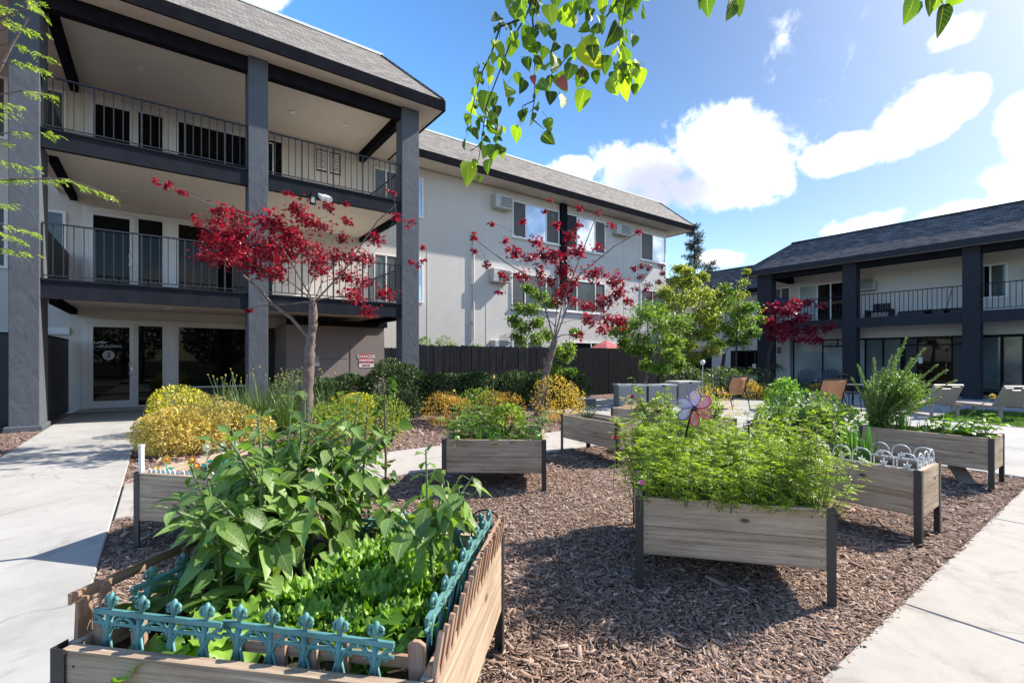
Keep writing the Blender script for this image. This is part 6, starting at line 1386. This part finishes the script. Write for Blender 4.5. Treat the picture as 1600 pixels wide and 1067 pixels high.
# balcony furniture at the right
bx = lambda v: (24.2, v, 3.12)
t = thing('balcony_bench', 'dark slatted armchair on the right hand balcony', 'armchair', (24.3, 7.0, 3.105), RB); b = MB()
for k in range(7): b.box(-.30 + k * .088, -.23 + k * .088, .18, .22, .30, .66)
b.build('backrest', M['rail_dark'], t); part('seat', M['rail_dark'], t, [(-.34, .34, -.3, .18, .28, .34)], False); part('armrest', M['rail_dark'], t, [(-.45, -.36, -.3, .2, 0, .38)], False); part('armrest', M['rail_dark'], t, [(.36, .45, -.3, .2, 0, .38)], False)
for i, (v, w) in enumerate(((5.75, .55), (5.1, .4), (4.62, .3))):
    t = thing('balcony_planter', ('long dark planter box on the right hand balcony', 'middle dark planter box on the right hand balcony', 'small dark planter box beside the column on the balcony')[i], 'planter', (24.0, v, 3.105), RB); part('box', M['blackplastic'], t, [(-w, w, -.12, .12, 0, .2)], False, .02); part('soil', M['soil'], t, [(-w + .03, w - .03, -.09, .09, .2, .235)], False)
t = thing('broom', 'thin broom leaning on the right hand balcony wall', 'broom', (24.6, 5.0, 3.105), RB); b = MB(); b.tube([(0, 0, .1), (.12, .55, 1.15)], .016, 6); b.build('handle', M['stem_brown'], t); part('head', M['blackplastic'], t, [(-.12, .12, -.04, .04, 0, .12)], False)
t = thing('draped_cloth', 'dark blue cloth draped over the balcony rail above the far maple', 'cloth', (23.32, 10.55, 4.07), RB); b = MB(); n = 10
vs = []
for i in range(n + 1):
    for j, (yy, zz) in enumerate(((-.10, -.10), (-.06, .06), (.0, .24), (.06, .10), (.10, -.25))): vs.append((-.27 + .54 * i / n, yy + .012 * math.sin(i * 1.9 + j), zz + .04 * math.sin(i * .63 + .6) - .006 * j))
b.raw(vs, [(i * 5 + j, i * 5 + j + 1, (i + 1) * 5 + j + 1, (i + 1) * 5 + j) for i in range(n) for j in range(4)]); o = b.build('fabric', plain('dark_blue_cloth', (.02, .03, .055), .9, .4, 8), t, smooth=True)
# red parasol
q = at(947, 546, 22.4); t = thing('parasol', 'faded red parasol behind the dark board screen', 'parasol', (q[0], q[1], 0)); b = MB(); R_ = .98; zt = 2.30; ze = 1.82; k = 8; vs = [(0, 0, zt)]
for ring, (rf, zf) in enumerate(((.5, .44), (1, 1))):
    for i in range(k): vs.append((R_ * rf * math.cos(2 * PI * i / k), R_ * rf * math.sin(2 * PI * i / k), zt + (ze - zt) * zf))
fs = [(0, 1 + i, 1 + (i + 1) % k) for i in range(k)] + [(1 + i, 1 + k + i, 1 + k + (i + 1) % k, 1 + (i + 1) % k) for i in range(k)]
b.raw(vs, fs); o = b.build('canopy', M['umbrella'], t); sl = o.modifiers.new('thick', 'SOLIDIFY'); sl.thickness = .01
b = MB(); b.tube([(0, 0, 0), (0, 0, zt + .08)], .02, 8); b.build('pole', M['metal'], t)
# globe lamp on a stick, young palm
q = at(1098, 566, 9.5); t = thing('solar_globe', 'small white globe light on a thin stake behind the pinwheel', 'garden light', (q[0], q[1], 0)); b = MB(); b.lathe([(.001, -.05), (.03, -.04), (.048, -.01), (.048, .012), (.03, .04), (.001, .05)], (0, 0, q[2]), 14); b.build('globe', M['white_plastic'], t, smooth=True); b = MB(); b.tube([(0, 0, -.05), (0, 0, q[2] - .04)], .008, 6); b.build('stake', M['metal'], t)
x, y, _ = px_loc(1211, 20.6); t = thing('young_palm', 'dark little palm on a thin stem before the pale corner wall', 'plant', (x, y, 0)); b = MB(); b.tube([(0, 0, -.05), (.02, 0, .6), (0, 0, 1.15)], [.04, .03, .03], 7); b.build('stem', M['bark_dark'], t)
k = 34; a = rng.uniform(0, 6.28, k); D = np.stack([np.cos(a), np.sin(a), rng.uniform(.0, 1.2, k)], 1); f = FA(); f.leaves(np.tile([0, 0, 1.14], (k, 1)), D, np.tile(UPV, (k, 1)), rng.uniform(.35, .55, k), .035, [(0, .6), (.3, 1), (.6, .8), (.85, .5), (1, .05)], .3, .9); f.build('leaves', M['hedge'], t)

# ================================================================ wood chips and lawn
def chips(n, xr, yr, size, zj=.02, bias=None):
    if bias: # denser near the camera
        x = xr[0] + (xr[1] - xr[0]) * rng.random(n) ** bias[0]; y = yr[0] + (yr[1] - yr[0]) * rng.random(n) ** bias[1]
    else: x = rng.uniform(*xr, n); y = rng.uniform(*yr, n)
    th = rng.uniform(0, PI, n); tl = rng.normal(0, .28, n); L = size * rng.lognormal(0, .45, n); W = L * rng.uniform(.12, .32, n); d = np.stack([np.cos(th) * np.cos(tl), np.sin(th) * np.cos(tl), np.sin(tl)], 1)
    rl = rng.normal(0, .5, n); N = np.stack([np.sin(rl) * -np.sin(th), np.sin(rl) * np.cos(th), np.cos(rl)], 1); S = nrm(np.cross(d, N)); U = np.cross(S, d)
    e = np.minimum.reduce([x - UL, 8.5 - x, y - VR, V1 - y]) if yr[1] < 6 else np.ones(n); x0 = x
    z = -.022 + np.clip(e / .4, 0, 1) * .022 * np.sin(x * 1.7 + 1.3 * np.sin(y)) * np.sin(y * 1.3) * (1 if yr[1] < 6 else 0) + rng.uniform(0, zj, n)
    c = np.stack([x, y, z], 1); h = (L / 2)[:, None]; w = (W / 2)[:, None]; tk = (W * .22)[:, None]
    v = np.stack([c - d * h - S * w, c + d * h - S * w * .7, c + d * h + S * w * .7, c - d * h + S * w, c - d * h * .9 - S * w + U * tk, c + d * h * .92 - S * w * .7 + U * tk, c + d * h * .88 + S * w * .7 + U * tk, c - d * h * .95 + S * w + U * tk], 1)
    q = np.array([[4, 5, 6, 7], [0, 1, 5, 4], [1, 2, 6, 5], [2, 3, 7, 6], [3, 0, 4, 7]])
    return v, (np.arange(n) * 8)[:, None, None] + q[None]
f = FA()
f.add(*chips(125000, (UL + .01, 4.6), (VR + .01, 4.6), .0245, .022)); f.add(*chips(34000, (UL + .01, 8.49), (VR + .01, V1 - .01), .034, .02)); f.add(*chips(9000, (1.2, 4.2), (VR - .03, 1.4), .03, .02)); f.add(*chips(2500, (.5, 8.4), (VR - .03, VR + .05), .022, .03)); f.add(*chips(9000, (UL, 8.7), (V2 + .02, 13.2), .06, .02)); f.add(*chips(1500, (-4, -1.93), (8, 13.4), .06, .02))
o = f.build('bark_mulch_chips', M['chip']); tag(o, 'brown bark chips covering the ground under the raised beds', 'mulch', kind='stuff')
n = 26000; f = FA(); x = np.concatenate([rng.uniform(14.6, 18.4, n // 2), rng.uniform(14.6, 19.5, n // 2)]); y = np.concatenate([rng.uniform(VR, 3.3, n // 2), rng.uniform(-3, VR, n // 2)])
f.leaves(np.stack([x, y, np.zeros(n)], 1), nrm(rng.normal(0, .35, (n, 3)) + UPV), unit(n), rng.uniform(.04, .08, n), .010, 'rhomb'); o = f.build('lawn_grass', M['green']); tag(o, 'short bright lawn grass by the taupe loungers', 'grass', kind='stuff')
# trees of the garden behind the viewpoint (mirrored in the entrance glass)
for i, (x, y, r, h) in enumerate(((-9, -15, 3.2, 6.5), (-2.5, -17, 3.6, 7.5), (4.5, -16, 3.0, 6.0), (11, -18, 3.6, 7.0))):
    t = thing('garden_tree', 'broad dark tree in the garden behind the viewpoint', 'tree', (x, y, 0), 0, 'trees behind the viewpoint'); n = 2600; d = unit(n); P = d * (1 - .5 * rng.random(n) ** 2)[:, None] * np.array([r, r, h * .42]) + np.array([0, 0, h * .56])
    f = FA(); f.leaves(P, unit(n), unit(n) + UPV, .42, .24, 'rhomb'); f.build('crown', M['hedge'], t); w = FA(); w.tube([(0, 0, -.1), (.05, 0, h * .25), (0, 0, h * .6)], [.2, .16, .08], 8); w.build('trunk', M['bark'], t)
